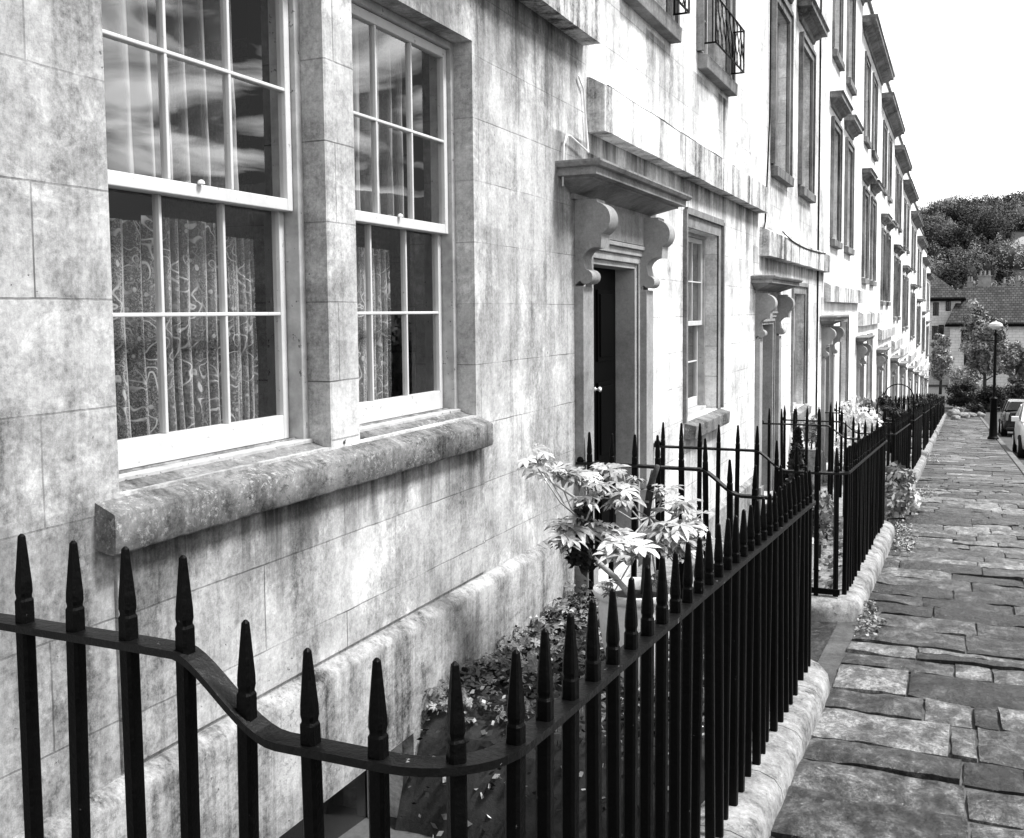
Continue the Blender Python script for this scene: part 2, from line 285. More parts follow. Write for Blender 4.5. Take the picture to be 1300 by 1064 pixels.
# ------------------------------------------------------------------ mesh helpers
def tag(o, label=None, cat=None, group=None, kind=None):
    if label: o['label'] = label
    if cat: o['category'] = cat
    if group: o['group'] = group
    if kind: o['kind'] = kind
    return o
def empty(name, loc, label=None, cat=None, group=None):
    o = bpy.data.objects.new(name, None); o.location = loc; o.empty_display_size = .2; C.objects.link(o)
    return tag(o, label, cat, group)
def wloc(o):
    v = Vector((0, 0, 0))
    while o is not None: v = v + Vector(o.location); o = o.parent
    return v
class MB:
    """collects faces in world coordinates; build() links ONE mesh object"""
    def __init__(s): s.v = []; s.f = []; s.uv = None
    def add(s, vs, fs):
        k = len(s.v); s.v += [tuple(p) for p in vs]; s.f += [tuple(i+k for i in f) for f in fs]; return s
    def box(s, x0, x1, y0, y1, z0, z1):
        x0, x1 = min(x0, x1), max(x0, x1); y0, y1 = min(y0, y1), max(y0, y1); z0, z1 = min(z0, z1), max(z0, z1)
        return s.add([(x0, y0, z0), (x1, y0, z0), (x1, y1, z0), (x0, y1, z0), (x0, y0, z1), (x1, y0, z1), (x1, y1, z1), (x0, y1, z1)],
              [(3, 2, 1, 0), (4, 5, 6, 7), (0, 1, 5, 4), (1, 2, 6, 5), (2, 3, 7, 6), (3, 0, 4, 7)])
    def prism_y(s, prof, y0, y1):          # prof: list of (x,z), extruded along y
        n = len(prof); vs = [(x, y0, z) for x, z in prof] + [(x, y1, z) for x, z in prof]
        return s.add(vs, [tuple(range(n))[::-1], tuple(range(n, 2*n))] + [(i, (i+1) % n, (i+1) % n+n, i+n) for i in range(n)])
    def tube(s, pts, rad, n=8, cap=True):
        pts = [Vector(p) for p in pts]; rs = rad if isinstance(rad, (list, tuple)) else [rad]*len(pts)
        k = len(s.v); up = None
        for i, p in enumerate(pts):
            t = (pts[min(i+1, len(pts)-1)]-pts[max(i-1, 0)]).normalized()
            if up is None: up = Vector((0, 0, 1)) if abs(t.z) < .9 else Vector((1, 0, 0))
            a = t.cross(up).normalized(); b = a.cross(t).normalized(); up = b
            for j in range(n):
                an = 2*math.pi*j/n; s.v.append(tuple(p+(a*math.cos(an)+b*math.sin(an))*rs[i]))
        for i in range(len(pts)-1):
            for j in range(n): s.f.append((k+i*n+j, k+i*n+(j+1) % n, k+(i+1)*n+(j+1) % n, k+(i+1)*n+j))
        if cap: s.f.append(tuple(k+j for j in range(n))[::-1]); s.f.append(tuple(k+(len(pts)-1)*n+j for j in range(n)))
        return s
    def lathe(s, prof, cx, cy, n=24, ang=0):     # prof (r,z)
        k = len(s.v)
        for r, z in prof:
            for j in range(n):
                a = ang+2*math.pi*j/n; s.v.append((cx+r*math.cos(a), cy+r*math.sin(a), z))
        for i in range(len(prof)-1):
            for j in range(n): s.f.append((k+i*n+j, k+i*n+(j+1) % n, k+(i+1)*n+(j+1) % n, k+(i+1)*n+j))
        s.f.append(tuple(k+j for j in range(n))[::-1]); s.f.append(tuple(k+(len(prof)-1)*n+j for j in range(n)))
        return s
    def sweep(s, path, prof, jit=0):             # prof: closed list (lateral, up); lateral = right of travel
        path = [Vector(p) for p in path]; n = len(prof); k = len(s.v)
        for i, p in enumerate(path):
            t = path[min(i+1, len(path)-1)]-path[max(i-1, 0)]; t.z = 0; t.normalize(); r = Vector((t.y, -t.x, 0))
            for (a, b) in prof:
                q = p+r*a+Vector((0, 0, b))
                if jit: q += Vector((noise.noise(q*5+Vector((3, 1, 2))), noise.noise(q*5), noise.noise(q*6+Vector((9, 4, 1)))))*jit
                s.v.append(tuple(q))
        for i in range(len(path)-1):
            for j in range(n): s.f.append((k+i*n+j, k+(i+1)*n+j, k+(i+1)*n+(j+1) % n, k+i*n+(j+1) % n))
        s.f.append(tuple(k+j for j in range(n))); s.f.append(tuple(k+(len(path)-1)*n+j for j in range(n))[::-1])
        return s
    def build(s, name, mat, parent=None, smooth=False, bevel=0, label=None, cat=None, group=None, kind=None, loc=None, tones=None):
        me = bpy.data.meshes.new(name)
        off = wloc(parent) if parent is not None else Vector(loc or (0, 0, 0))
        me.from_pydata([(x-off.x, y-off.y, z-off.z) for x, y, z in s.v], [], s.f); me.update()
        me.materials.append(mat)
        if smooth:
            me.polygons.foreach_set('use_smooth', [True]*len(me.polygons))
            if smooth is not True: me.set_sharp_from_angle(angle=R(smooth))
        if tones is not None:
            a = me.attributes.new('tone', 'FLOAT', 'FACE'); a.data.foreach_set('value', tones)
        o = bpy.data.objects.new(name, me); C.objects.link(o)
        if parent is not None: o.parent = parent
        else: o.location = off
        if bevel:
            b = o.modifiers.new('bevel', 'BEVEL'); b.width = bevel; b.segments = 2; b.limit_method = 'ANGLE'; b.angle_limit = R(35)
        return tag(o, label, cat, group, kind)

def np_leaves(name, mat, centers, size, parent=None, tones=None, flat=.0, aspect=1.7, loc=(0, 0, 0), add=None, normals=None, **k):
    """many small leaf-sized rhombic faces at given centres -> one mesh object"""
    n = len(centers); c = np.asarray(centers, float)-np.array(wloc(parent) if parent is not None else loc)
    d = rng.normal(size=(n, 3)); d[:, 2] *= (1-flat); d /= np.linalg.norm(d, axis=1)[:, None]
    e = rng.normal(size=(n, 3)) if normals is None else np.cross(normals, d)+.25*rng.normal(size=(n, 3))
    e -= d*(e*d).sum(1)[:, None]; e /= np.linalg.norm(e, axis=1)[:, None]+1e-9
    s_ = (size*(.6+.8*rng.random(n)))[:, None]
    v = np.stack([c-d*s_*.5*aspect/1.3, c+e*s_*.33, c+d*s_*.5*aspect/1.3, c-e*s_*.33], 1).reshape(-1, 3)
    me = bpy.data.meshes.new(name); me.vertices.add(4*n); me.loops.add(4*n); me.polygons.add(n)
    me.vertices.foreach_set('co', v.ravel()); me.loops.foreach_set('vertex_index', np.arange(4*n)); me.polygons.foreach_set('loop_start', np.arange(0, 4*n, 4))
    me.update(calc_edges=True); me.materials.append(mat)
    a = me.attributes.new('tone', 'FLOAT', 'FACE'); a.data.foreach_set('value', tones if tones is not None else rng.random(n))
    o = bpy.data.objects.new(name, me); C.objects.link(o)
    if parent is not None: o.parent = parent
    else: o.location = loc
    return tag(o, k.get('label'), k.get('cat'), k.get('group'), k.get('kind'))

def clump_points(cx, cy, cz, rx, ry, rz, nclump, nleaf, cr=.33, low=-.9):
    """leaf centres gathered in clumps through an ellipsoid; tone varies by clump"""
    P = []; T = []; NN = []
    for _ in range(nclump):
        d = rng.normal(size=3); d /= np.linalg.norm(d); d[2] = max(d[2], low); r = rng.random()**.45
        q = np.array([cx, cy, cz])+d*r*np.array([rx, ry, rz])*(1-cr*.6)
        s = cr*(.6+.7*rng.random())*(rx+rz)/2; t = rng.random()
        m_ = int(nleaf*(.6+.8*rng.random()))
        u = rng.normal(size=(m_, 3)); u /= np.linalg.norm(u, axis=1)[:, None]
        u2 = u*(s*rng.random(m_)**.33)[:, None]; P.append(q+u2); NN.append(u); T.append(np.clip(t*.7+.3*rng.random(m_)+.0*u[:, 2], 0, 1))
    return np.concatenate(P), np.concatenate(T), np.concatenate(NN)

# ------------------------------------------------------------------ levels
def g(y):                       # pavement level
    return -1.6-.073*min(max(y, -12), 67)
XW = -2.05                      # facade plane
XR = -.70                       # railing line
B = [-3.2, 5.75, 11.45, 17.35, 23.55, 29.6, 35.8, 41.5, 48.5, 56, 64.5, 73, 82.5]   # party walls
def s_of(k): return 1.07-.0805*(B[k]-5.75) if k else 1.56

# ------------------------------------------------------------------ the ground
mb = MB(); ys = [-60, -12]+list(range(-8, 68, 4))+[75, 90, 105, 120, 160, 1500]
def gz(y): return g(y)-.16
xs = [-900, -150, -40, -10, -3, 1.32, 8, 20, 60, 200, 900]
for y in ys:
    for x in xs: mb.v.append((x, y, gz(y)-.06))
for i in range(len(ys)-1):
    for j in range(len(xs)-1):
        a = i*len(xs)+j; mb.f.append((a, a+1, a+1+len(xs), a+len(xs)))
mb.build('ground', MAT['ground'], kind='structure')
mb = MB(); ys = [-12]+list(range(-8, 68, 4))+[72, 80, 88]
for y in ys: mb.v += [(1.335, y, gz(y)-.01), (7.6, y, gz(y)-.01)]
for i in range(len(ys)-1): mb.f.append((2*i, 2*i+1, 2*i+3, 2*i+2))
mb.build('road', MAT['asphalt'], kind='structure')

# pavement: bed of mortar plus separate worn slabs, one mesh
bed = MB(); ys = [-12]+[y*1.0 for y in range(-11, 67)]
for y in ys: bed.v += [(-.72, y, g(y)-.022), (1.19, y, g(y)-.022), (1.19, y, g(y)-.3), (-.72, y, g(y)-.3)]
for i in range(len(ys)-1):
    a = 4*i; bed.f += [(a, a+1, a+5, a+4), (a+1, a+2, a+6, a+5), (a+3, a, a+4, a+7)]
bed.build('pavement_bed', MAT['mortar'], kind='structure')
pv = MB(); tones = []
def slab(x0, x1, y0, y1, near):
    nx = max(2, int((x1-x0)/.05)) if near else 3; ny = max(2, int((y1-y0)/.05)) if near else 3
    dz = random.uniform(-.006, .006); tx = random.uniform(-.008, .008); ty = random.uniform(-.01, .01); k = len(pv.v)
    sd_ = Vector((random.random()*50, random.random()*50, 0)); skew = random.uniform(-.010, .010); sk2 = random.uniform(-.010, .010)
    hc = random.choice((.6, 1., 1.5))
    for i in range(ny+1):
        for j in range(nx+1):
            u, v_ = j/nx, i/ny; x = x0+(x1-x0)*u; y = y0+(y1-y0)*v_+skew*(u-.5)
            x += sk2*(v_-.5)
            e = min(u*(x1-x0), (1-u)*(x1-x0), v_*(y1-y0), (1-v_)*(y1-y0))
            z = g(y)+dz+tx*(u-.5)+ty*(v_-.5)
            if near:
                p = Vector((x, y, 0))
                z += .011*hc*noise.noise(p*2.6+sd_)+.007*hc*noise.noise(p*8+sd_)
                lay = noise.noise(p*3.1+sd_*1.7); z += (.006 if lay > .08 else 0)+(.006 if lay > .3 else 0)
                if e < .012:
                    z -= .011+.006*noise.noise(p*14); x += .004*noise.noise(p*11+sd_); y += .005*noise.noise(p*11-sd_)
            elif e < 1e-6: z -= .006
            pv.v.append((x, y, z))
    t = random.random()
    for i in range(ny):
        for j in range(nx):
            a = k+i*(nx+1)+j; pv.f.append((a, a+1, a+nx+2, a+nx+1)); tones.append(t)
    ring = [k+j for j in range(nx+1)]+[k+i*(nx+1)+nx for i in range(1, ny+1)]+[k+ny*(nx+1)+j for j in range(nx-1, -1, -1)]+[k+i*(nx+1) for i in range(ny-1, 0, -1)]
    kk = len(pv.v)
    for r in ring: x, y, z = pv.v[r]; pv.v.append((x, y, z-.05))
    for i in range(len(ring)):
        j = (i+1) % len(ring); pv.f.append((ring[i], kk+i, kk+j, ring[j])); tones.append(t)
y = -11.5
while y < 66.5:
    d = random.uniform(.30, .50); near = -.5 < y < 20
    xl = -.585; x = xl
    while x < 1.17:
        w = random.uniform(.34, .88)
        if random.random() < .15: w = random.uniform(.1, .25)
        if 1.18-(x+w) < .22: w = 1.18-x
        if random.random() < .1 and w > .5:
            slab(x, x+w-.014, y, y+d*.5-.012, near); slab(x, x+w-.014, y+d*.5, y+d-.014, near)
        else: slab(x, x+w-.013, y, y+d-.013, near)
        x += w
    y += d
pv.build('pavement', MAT['flag'], kind='structure', smooth=50, tones=tones)
kb = MB(); y = -12
while y < 66:
    w = random.uniform(.8, 1.3); z0, z1 = g(y), g(y+w)
    kb.add([(1.19, y+.006, z0+.003), (1.33, y+.006, z0), (1.33, y+w-.006, z1), (1.19, y+w-.006, z1+.003), (1.19, y+.006, z0-.3), (1.33, y+.006, z0-.3), (1.33, y+w-.006, z1-.3), (1.19, y+w-.006, z1-.3)],
           [(0, 1, 2, 3), (0, 4, 5, 1), (1, 5, 6, 2), (2, 6, 7, 3), (3, 7, 4, 0)]); y += w
kb.build('kerb', MAT['kerbstone'], kind='structure', bevel=.015)

# ------------------------------------------------------------------ windows
def sash_window(parent, y0, y1, z0, z1, depth=.10, mid=None, cols=3, rows=2, fine=True, far=False):
    """a double hung sash window; glass is the part, sashes and frame its sub-parts"""
    X = XW-depth; fr = .034; mid = (z0+z1)/2 if mid is None else mid
    gl = MB()
    def pane(x, a, b, c, d): gl.add([(x, a, c), (x, b, c), (x, b, d), (x, a, d)], [(0, 1, 2, 3)])
    pane(X-.025, y0+fr+.02, y1-fr-.02, mid, z1-fr-.02); pane(X-.065, y0+fr+.02, y1-fr-.02, z0+.05, mid)
    w = gl.build('window', MAT['farglass'] if far else MAT['glass'], parent)
    f = MB()
    f.box(X-.10, X+.012, y0, y0+fr, z0, z1); f.box(X-.10, X+.012, y1-fr, y1, z0, z1); f.box(X-.10, X+.012, y0+fr, y1-fr, z1-fr, z1)
    f.box(X-.12, X+.03, y0+.002, y1-.002, z0-.015, z0+.03)
    f.build('frame', MAT['boxframe'], w, bevel=.004 if fine else 0)
    def sash(x, za, zb, bot, top, nm):
        a, b = y0+fr+.003, y1-fr-.003; st = .030; m_ = MB(); t = .017
        m_.box(x-t, x+t, a, a+st, za, zb); m_.box(x-t, x+t, b-st, b, za, zb)
        m_.box(x-t, x+t, a+st, b-st, za, za+bot); m_.box(x-t, x+t, a+st, b-st, zb-top, zb)
        gb = .0062
        for i in range(1, cols):
            yc = a+st+(b-a-2*st)*i/cols; m_.box(x-.013, x+.014, yc-gb, yc+gb, za+bot, zb-top)
        for i in range(1, rows):
            zc = za+bot+(zb-top-za-bot)*i/rows; m_.box(x-.0125, x+.0155, a+st, b-st, zc-gb, zc+gb)
        m_.build(nm, MAT['white'], w, bevel=.003 if fine else 0)
    sash(X-.025, mid-.02, z1-fr-.003, .042, .04, 'upper_sash')
    sash(X-.065, z0+.032, mid+.018, .085, .036, 'lower_sash')
    return w
def wall_with_holes(name, mat, parent, ya, yb, za, zb, holes, x=XW, th=.30, front_subdiv=False):
    mb = MB(); ysl = sorted({ya, yb}|{h[0] for h in holes}|{h[1] for h in holes}); zsl = sorted({za, zb}|{h[2] for h in holes}|{h[3] for h in holes})
    ysl = [v for v in ysl if ya <= v <= yb]; zsl = [v for v in zsl if za <= v <= zb]; idx = {}
    def V(a, b, xx):
        key = (a, b, xx)
        if key not in idx: idx[key] = len(mb.v); mb.v.append((xx, a, b))
        return idx[key]
    def hole(a, b, c, d): return any(h[0] <= a and b <= h[1] and h[2] <= c and d <= h[3] for h in holes)
    for i in range(len(ysl)-1):
        for j in range(len(zsl)-1):
            a, b, c, d = ysl[i], ysl[i+1], zsl[j], zsl[j+1]
            if hole(a, b, c, d): continue
            mb.f.append((V(a, c, x), V(b, c, x), V(b, d, x), V(a, d, x))); mb.f.append((V(a, d, x-th), V(b, d, x-th), V(b, c, x-th), V(a, c, x-th)))
    for h0, h1, h2, h3 in holes+[(ya, yb, za, zb)]:
        o = (h0, h1, h2, h3) == (ya, yb, za, zb)
        for (a, b, c, d) in ((h0, h2, h1, h2), (h1, h2, h1, h3), (h1, h3, h0, h3), (h0, h3, h0, h2)):
            # split along grid
            if a == c: pts = [(a, z) for z in zsl if min(b, d) <= z <= max(b, d)]; pts = pts if b < d else pts[::-1]
            else: pts = [(y_, b) for y_ in ysl if min(a, c) <= y_ <= max(a, c)]; pts = pts if a < c else pts[::-1]
            for p, q in zip(pts, pts[1:]):
                fcs = (V(p[0], p[1], x), V(p[0], p[1], x-th), V(q[0], q[1], x-th), V(q[0], q[1], x))
                mb.f.append(fcs[::-1] if o else fcs)
    return mb.build(name, mat, parent)

def moulded(y0, y1, base_x, z0, steps):
    """stepped cornice with end returns: list of (projection, z_lo, z_hi) boxes stacked"""
    mb = MB()
    for pr, a, b in steps: mb.box(base_x-.02, base_x+pr, y0-pr*.8, y1+pr*.8, z0+a, z0+b)
    return mb
def cornice_mb(y0, y1, bx, prof, ret=True):
    """profile of (projection, z) swept round three sides with mitred corners"""
    mb = MB(); n = len(prof)
    for (p, z) in prof:
        q = p if ret else 0
        mb.v += [(bx-.015, y0-q, z), (bx+p, y0-q, z), (bx+p, y1+q, z), (bx-.015, y1+q, z)]
    for i in range(n-1):
        for j in range(3): a = 4*i+j; mb.f.append((a, a+1, a+5, a+4))
    mb.f.append((3, 2, 1, 0)); a = 4*(n-1); mb.f.append((a, a+1, a+2, a+3))
    return mb

def console(parent, yc, ztop, h, wd=.15, pr=.215):
    """scrolled bracket: S profile extruded across its width"""
    pts = []
    def arc(cx, cz, r, a0, a1, n):
        for i in range(n+1):
            t = R(a0+(a1-a0)*i/n); pts.append((cx+r*math.cos(t), cz+r*math.sin(t)))
    zt = ztop
    pts.append((XW-.01, zt)); pts.append((XW+pr*.62, zt))
    r = .112*(pr/.25)
    arc(XW+pr-r, zt-.018-r, r, 80, -62, 12)                  # the big upper scroll
    arc(XW+pr*.60, zt-.36, .085, 70, 165, 7)           # hollow
    pts.append((XW+.062, zt-h+.10)); arc(XW+.065, zt-h+.055, .042, 60, -150, 7)
    pts.append((XW-.01, zt-h))
    mb = MB(); mb.prism_y(pts, yc-wd/2, yc+wd/2)
    c = mb.build('console', MAT['doorcase'], parent, smooth=40)
    return c

def doorcase(house, y0, s, fine, pathz, state='closed', pale=False):
    """door opening y0..y0+.95; canopy on two scrolled consoles"""
    b0 = y0-.10
    zt = s-.74; zc = s-.39
    # canopy on its consoles
    ca = empty('door_canopy', (0, 0, 0)); ca.parent = house; ca.location = Vector((XW, y0+.45, zc))-wloc(house)
    cy0, cy1 = b0-.25, b0+1.28
    cv = cornice_mb(cy0, cy1, XW, [(.0, zc-.03), (.02, zc-.03), (.02, zc), (.05, zc+.012), (.11, zc+.035), (.16, zc+.055), (.18, zc+.058), (.18, zc+.07), (.225, zc+.075), (.225, zc+.115), (.25, zc+.12), (.262, zc+.14), (.262, zc+.152), (.0, zc+.175)])
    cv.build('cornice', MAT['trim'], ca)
    console(ca, b0-.13, zc-.03, .50); console(ca, b0+1.17, zc-.03, .50)
    fz = MB(); fz.box(XW-.01, XW+.035, b0-.043, b0+1.083, zt+.125, zc-.028); fz.build('frieze', MAT['trim'], ca)
    # pilasters and architrave
    for yc in (b0-.13, b0+1.17):
        pl = MB(); pl.box(XW-.01, XW+.055, yc-.085, yc+.085, pathz+.25, zc-.53); pl.box(XW-.01, XW+.08, yc-.10, yc+.10, pathz-.1, pathz+.25)
        pl.build('pilaster', MAT['doorcase'], house, bevel=.005 if fine else 0)
    ar = MB(); a0, a1 = y0, y0+.95
    for (w0, w1, pr) in ((.0, .05, .008), (.05, .093, .022), (.093, .12, .04)):
        ar.box(XW-.01, XW+pr, a0-w1, a0-w0, pathz, zt+w0); ar.box(XW-.01, XW+pr, a1+w0, a1+w1, pathz, zt+w0); ar.box(XW-.01, XW+pr, a0-w1, a1+w1, zt+w0, zt+w1)
    ar.build('door_architrave', MAT['doorcase'], house, bevel=.004 if fine else 0)
    # lining and door leaf
    li = MB(); li.box(XW-.30, XW-.005, a0+.001, a0+.012, pathz, zt-.001); li.box(XW-.30, XW-.01, a1-.035, a1-.001, pathz, zt-.001); li.box(XW-.30, XW-.01, a0+.013, a1-.036, zt-.035, zt-.001)
    li.build('door_lining', MAT['doorcase'] if not pale else MAT['white'], house, bevel=.003 if fine else 0)
    d = MB(); X = XW-.15; a, b = a0+.014, a1-.037
    d.box(X-.04, X, a, b, pathz+.01, zt-.037)
    cols = [(a+.09, (a+b)/2-.04), ((a+b)/2+.04, b-.09)]
    for (p, q) in cols:
        for (lo, hi) in ((.14, .62), (.76, 1.28), (1.42, 1.9)):
            if pathz+hi > zt-.12: hi = zt-.12-pathz
            if hi-lo < .08: continue
            d.box(X, X+.012, p, q, pathz+lo, pathz+hi); d.box(X+.012, X+.022, p+.03, q-.03, pathz+lo+.03, pathz+hi-.03)
    dm = MAT['greypaint'] if state == 'grey' else MAT['black']
    do = d.build('door', dm, house, bevel=.004 if fine else 0)
    kn = MB(); yc = (a+b)/2; zk = pathz+1.24
    kk = [(.0, 0), (.014, .0), (.015, .005), (.006, .01), (.006, .02), (.014, .027), (.018, .036), (.014, .045), (.0, .049)]
    n = 12; base = len(kn.v)
    for r, dd in kk:
        for j in range(n): t = 2*math.pi*j/n; kn.v.append((X+dd, yc+r*math.cos(t), zk+r*math.sin(t)))
    for i in range(len(kk)-1):
        for j in range(n): kn.f.append((base+i*n+j, base+i*n+(j+1) % n, base+(i+1)*n+(j+1) % n, base+(i+1)*n+j))
    kn.build('door_knob', MAT['brass'], do, smooth=True)
    lb = MB(); lb.box(X, X+.012, yc-.13, yc+.13, pathz+.70-.03, pathz+.70+.03); lb.build('letter_plate', MAT['brass'], do)
    return do

def surround(par, y0, y1, z0, z1, w=.13, pr=.03, mat='trim', fine=False):
    mb = MB()
    mb.box(XW-.01, XW+pr, y0-w, y0, z0, z1); mb.box(XW-.01, XW+pr, y1, y1+w, z0, z1); mb.box(XW-.01, XW+pr, y0-w, y1+w, z1, z1+w)
    mb.box(XW-.012, XW+pr+.025, y0-w-.02, y0-w+.025, z0, z1+w); mb.box(XW-.012, XW+pr+.025, y1+w-.025, y1+w+.02, z0, z1+w); mb.box(XW-.012, XW+pr+.023, y0-w+.025, y1+w-.025, z1+w-.03, z1+w+.022)
    return mb.build('surround', MAT[mat], par)

def balconette(par, y0, y1, z0, z1):
    """little iron guard before an upper window, zigzag bars"""
    X0, X1 = XW+.045, XW+.155; mb = MB()
    for z in (z0, z1):
        mb.tube([(X0-.06, y0, z), (X1, y0, z)], .008, 6).tube([(X1, y0, z), (X1, y1, z)], .009, 6).tube([(X1, y1, z), (X0-.06, y1, z)], .008, 6)
    for (x, y_) in ((X1, y0), (X1, y1), (X0, y0), (X0, y1)): mb.tube([(x, y_, z0), (x, y_, z1)], .008, 6)
    n = 15; st = (y1-y0)/n
    for i in range(n):
        ya, yb = y0+i*st, y0+(i+1)*st; P = []
        for j in range(9):
            t = j/8; P.append((X1, ya+st*(.5+.5*math.sin(t*math.pi*3+(i % 2)*math.pi)), z0+(z1-z0)*t))
        mb.tube(P, .005, 4)
    for i in range(2):
        for y_ in (y0, y1):
            mb.tube([(X0+(X1-X0)*(i+.5)/2, y_, z0), (X0+(X1-X0)*(i+.5)/2, y_, z1)], .005, 4)
    return mb.build('balconette', MAT['iron'], par, smooth=40)

HOUSE_LABELS = ['nearest limestone house with the paired sash windows over a lichened sill',
 'limestone house with the open black doorway and iron window guards upstairs',
 'limestone house whose door bears a dark notice plaque, third along the terrace',
 'limestone house beyond the plaque door with two small hoods over its tall windows',
 'fifth limestone house along the terrace, where the roof cornice first comes into view',
 'sixth limestone house along the terrace', 'seventh limestone house along the terrace',
 'eighth limestone house along the terrace', 'ninth limestone house along the terrace', 'tenth limestone house along the terrace',
 'last limestone house but one of the terrace', 'last limestone house at the far end of the terrace']
GROUND_W = {}
for k in range(12):
    b0, b1 = B[k], B[k+1]; s = s_of(k); w = b1-b0; near = k <= 1; fine = k <= 3; far = k >= 4
    h = empty('terraced_house', (XW, b0, g(b0)), HOUSE_LABELS[k], 'house', 'houses of the terrace')
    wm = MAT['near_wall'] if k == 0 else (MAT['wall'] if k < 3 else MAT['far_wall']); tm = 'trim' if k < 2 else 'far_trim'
    ztop = s+7.35; zbot = g(b1)-1.3; sc = w/5.8
    pathz = s-2.82
    holes = []; wins = []     # (y0,y1,z0,z1,floor)
    if k == 0:
        wins += [(2.02, 3.02, -.475, 1.235, 0), (3.21, 4.21, -.475, 1.235, 0)]
        ups = [(-1.6, -.6), (2.1, 3.15), (3.9, 4.95)]
    else:
        wins += [(b0+2.50*sc, b0+2.5*sc+1.15, s-1.98, s-.38, 0)]
        ups = [(b0+.78*sc, b0+.78*sc+1.05), (b0+2.92*sc, b0+2.92*sc+1.05)]
        holes.append((b0+.10, b0+1.05, pathz, s-.74))
    for (a, b) in ups:
        wins += [(a, b, s+1.10, s+3.0, 1), (a, b, s+4.28, s+6.0, 2)]
    if k == 0: wins[2:2] = [(-1.6, -.5, -.475, 1.235, 0)]
    holes += [x[:4] for x in wins]
    bw = (2.45, 3.48, -2.25, -1.70)
    if k == 0: holes.append(bw)
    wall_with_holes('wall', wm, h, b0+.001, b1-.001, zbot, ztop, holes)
    # rest of the shell: party walls, back, roof, dark rooms
    sh = MB(); D = 8.5
    sh.box(XW-D, XW-.31, b1-.12, b1-.002, zbot, ztop-.3)
    sh.box(XW-D-.25, XW-D-.001, b0+.001, b1-.002, zbot, ztop-.6)
    if k == 0: sh.box(XW-D, XW-.31, b0+.002, b0+.12, zbot, ztop-.3)
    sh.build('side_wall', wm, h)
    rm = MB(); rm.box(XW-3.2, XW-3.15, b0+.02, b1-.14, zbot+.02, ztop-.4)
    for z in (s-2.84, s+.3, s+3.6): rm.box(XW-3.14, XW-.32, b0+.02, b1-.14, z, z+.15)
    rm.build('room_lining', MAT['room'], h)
    rf = MB(); rf.prism_y([(XW-.35, ztop-.75), (XW-3.5, ztop+1.0), (XW-D+.1, ztop-.6), (XW-D+.1, ztop-.8), (XW-3.5, ztop+.8), (XW-.35, ztop-.95)], b0+.01, b1-.01)
    ro = rf.build('roof', MAT['tiles'], h)
    ch = MB(); ch.box(XW-4.0, XW-3.1, b1-.5, b1-.13, ztop+.5, ztop+2.0); ch.box(XW-4.06, XW-3.04, b1-.55, b1-.10, ztop+2.0, ztop+2.12)
    for i in range(3): ch.lathe([(.11, ztop+2.12), (.09, ztop+2.4), (.11, ztop+2.45)], XW-3.28-.28*i, b1-.32, 10)
    ch.build('chimney', MAT['far_trim'], ro)
    # cornice and blocking course
    cz = s+6.42
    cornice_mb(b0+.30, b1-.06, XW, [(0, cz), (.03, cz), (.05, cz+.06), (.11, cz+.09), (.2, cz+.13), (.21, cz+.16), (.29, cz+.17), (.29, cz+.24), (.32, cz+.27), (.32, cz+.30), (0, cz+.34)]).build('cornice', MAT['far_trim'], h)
    pc = MB(); pc.box(XW-.34, XW+.06, b0+.02, b1-.02, ztop, ztop+.07); pc.build('parapet_coping', MAT['far_trim'], h)
    # string course
    ends = (b0+.012, b1-.05)
    st = MB(); n = 40 if k < 3 else 4
    prof = [(XW-.01, s), (XW+.11, s), (XW+.112, s+.27), (XW+.02, s+.32), (XW-.01, s+.325)]
    for i in range(n+1):
        y_ = ends[0]+(ends[1]-ends[0])*i/n
        for j, (x, z) in enumerate(prof):
            if 0 < i < n and k < 3 and j in (1, 2, 3): p_ = Vector((x, y_*3, z)); x += .004*noise.noise(p_*.7); z += .008*noise.noise(p_*.7+Vector((5, 2, 8)))
            st.v.append((x, y_, z))
    for i in range(n):
        for j in range(5): a = 5*i+j; a2 = 5*i+(j+1) % 5; st.f.append((a, a+5, a2+5, a2))
    st.f.append((0, 1, 2, 3, 4)); st.f.append(tuple(5*n+j for j in range(5))[::-1])
    st.build('string_course', MAT['band'], h)
    # ground floor plinth ledge
    pz = s-2.83 if k == 0 else s-2.9
    if k == 0:
        mb = MB(); n = 90; prof = [(XW-.01, pz+.028), (XW+.014, pz+.026), (XW+.050, pz+.004), (XW+.058, pz-.012), (XW+.056, pz-.42)]
        y0_, y1_ = b0+.01, 5.35; n = 260
        for i in range(n+1):
            y_ = y0_+(y1_-y0_)*i/n
            for j, (x, z) in enumerate(prof):
                p_ = Vector((x, y_, z)); 
                if j: x += .002*noise.noise(p_*7)+.003*noise.noise(p_*25); z += .002*noise.noise(p_*8+Vector((5, 2, 8)))+.004*noise.noise(p_*22)
                mb.v.append((x, y_, z))
        for i in range(n):
            for j in range(4): a = 5*i+j; mb.f.append((a+1, a, a+5, a+6))
        # below: plinth face with a hole for the basement window
        mb.build('plinth_ledge', MAT['plinth'], h, smooth=45)
        wall_with_holes('plinth', MAT['plinth'], h, y0_, y1_, pz-1.6, pz-.42, [bw], x=XW+.055, th=.054)
        gm = MB(); gm.box(XW-.15, XW-.145, bw[0], bw[1], bw[2], bw[3]); bwn = gm.build('basement_window', MAT['farglass'], h)
        fm = MB(); fm.box(XW-.14, XW-.1, bw[0]+.001, bw[0]+.05, bw[2], bw[3]); fm.box(XW-.14, XW-.1, bw[1]-.05, bw[1]-.001, bw[2], bw[3]); fm.box(XW-.14, XW-.1, bw[0]+.051, bw[1]-.051, bw[3]-.05, bw[3]-.001)
        fm.build('frame', MAT['white'], bwn)
        # long lichened sill shared by the paired window
        sl_ = MB(); n = 150; ya, yb = 1.935, 4.245
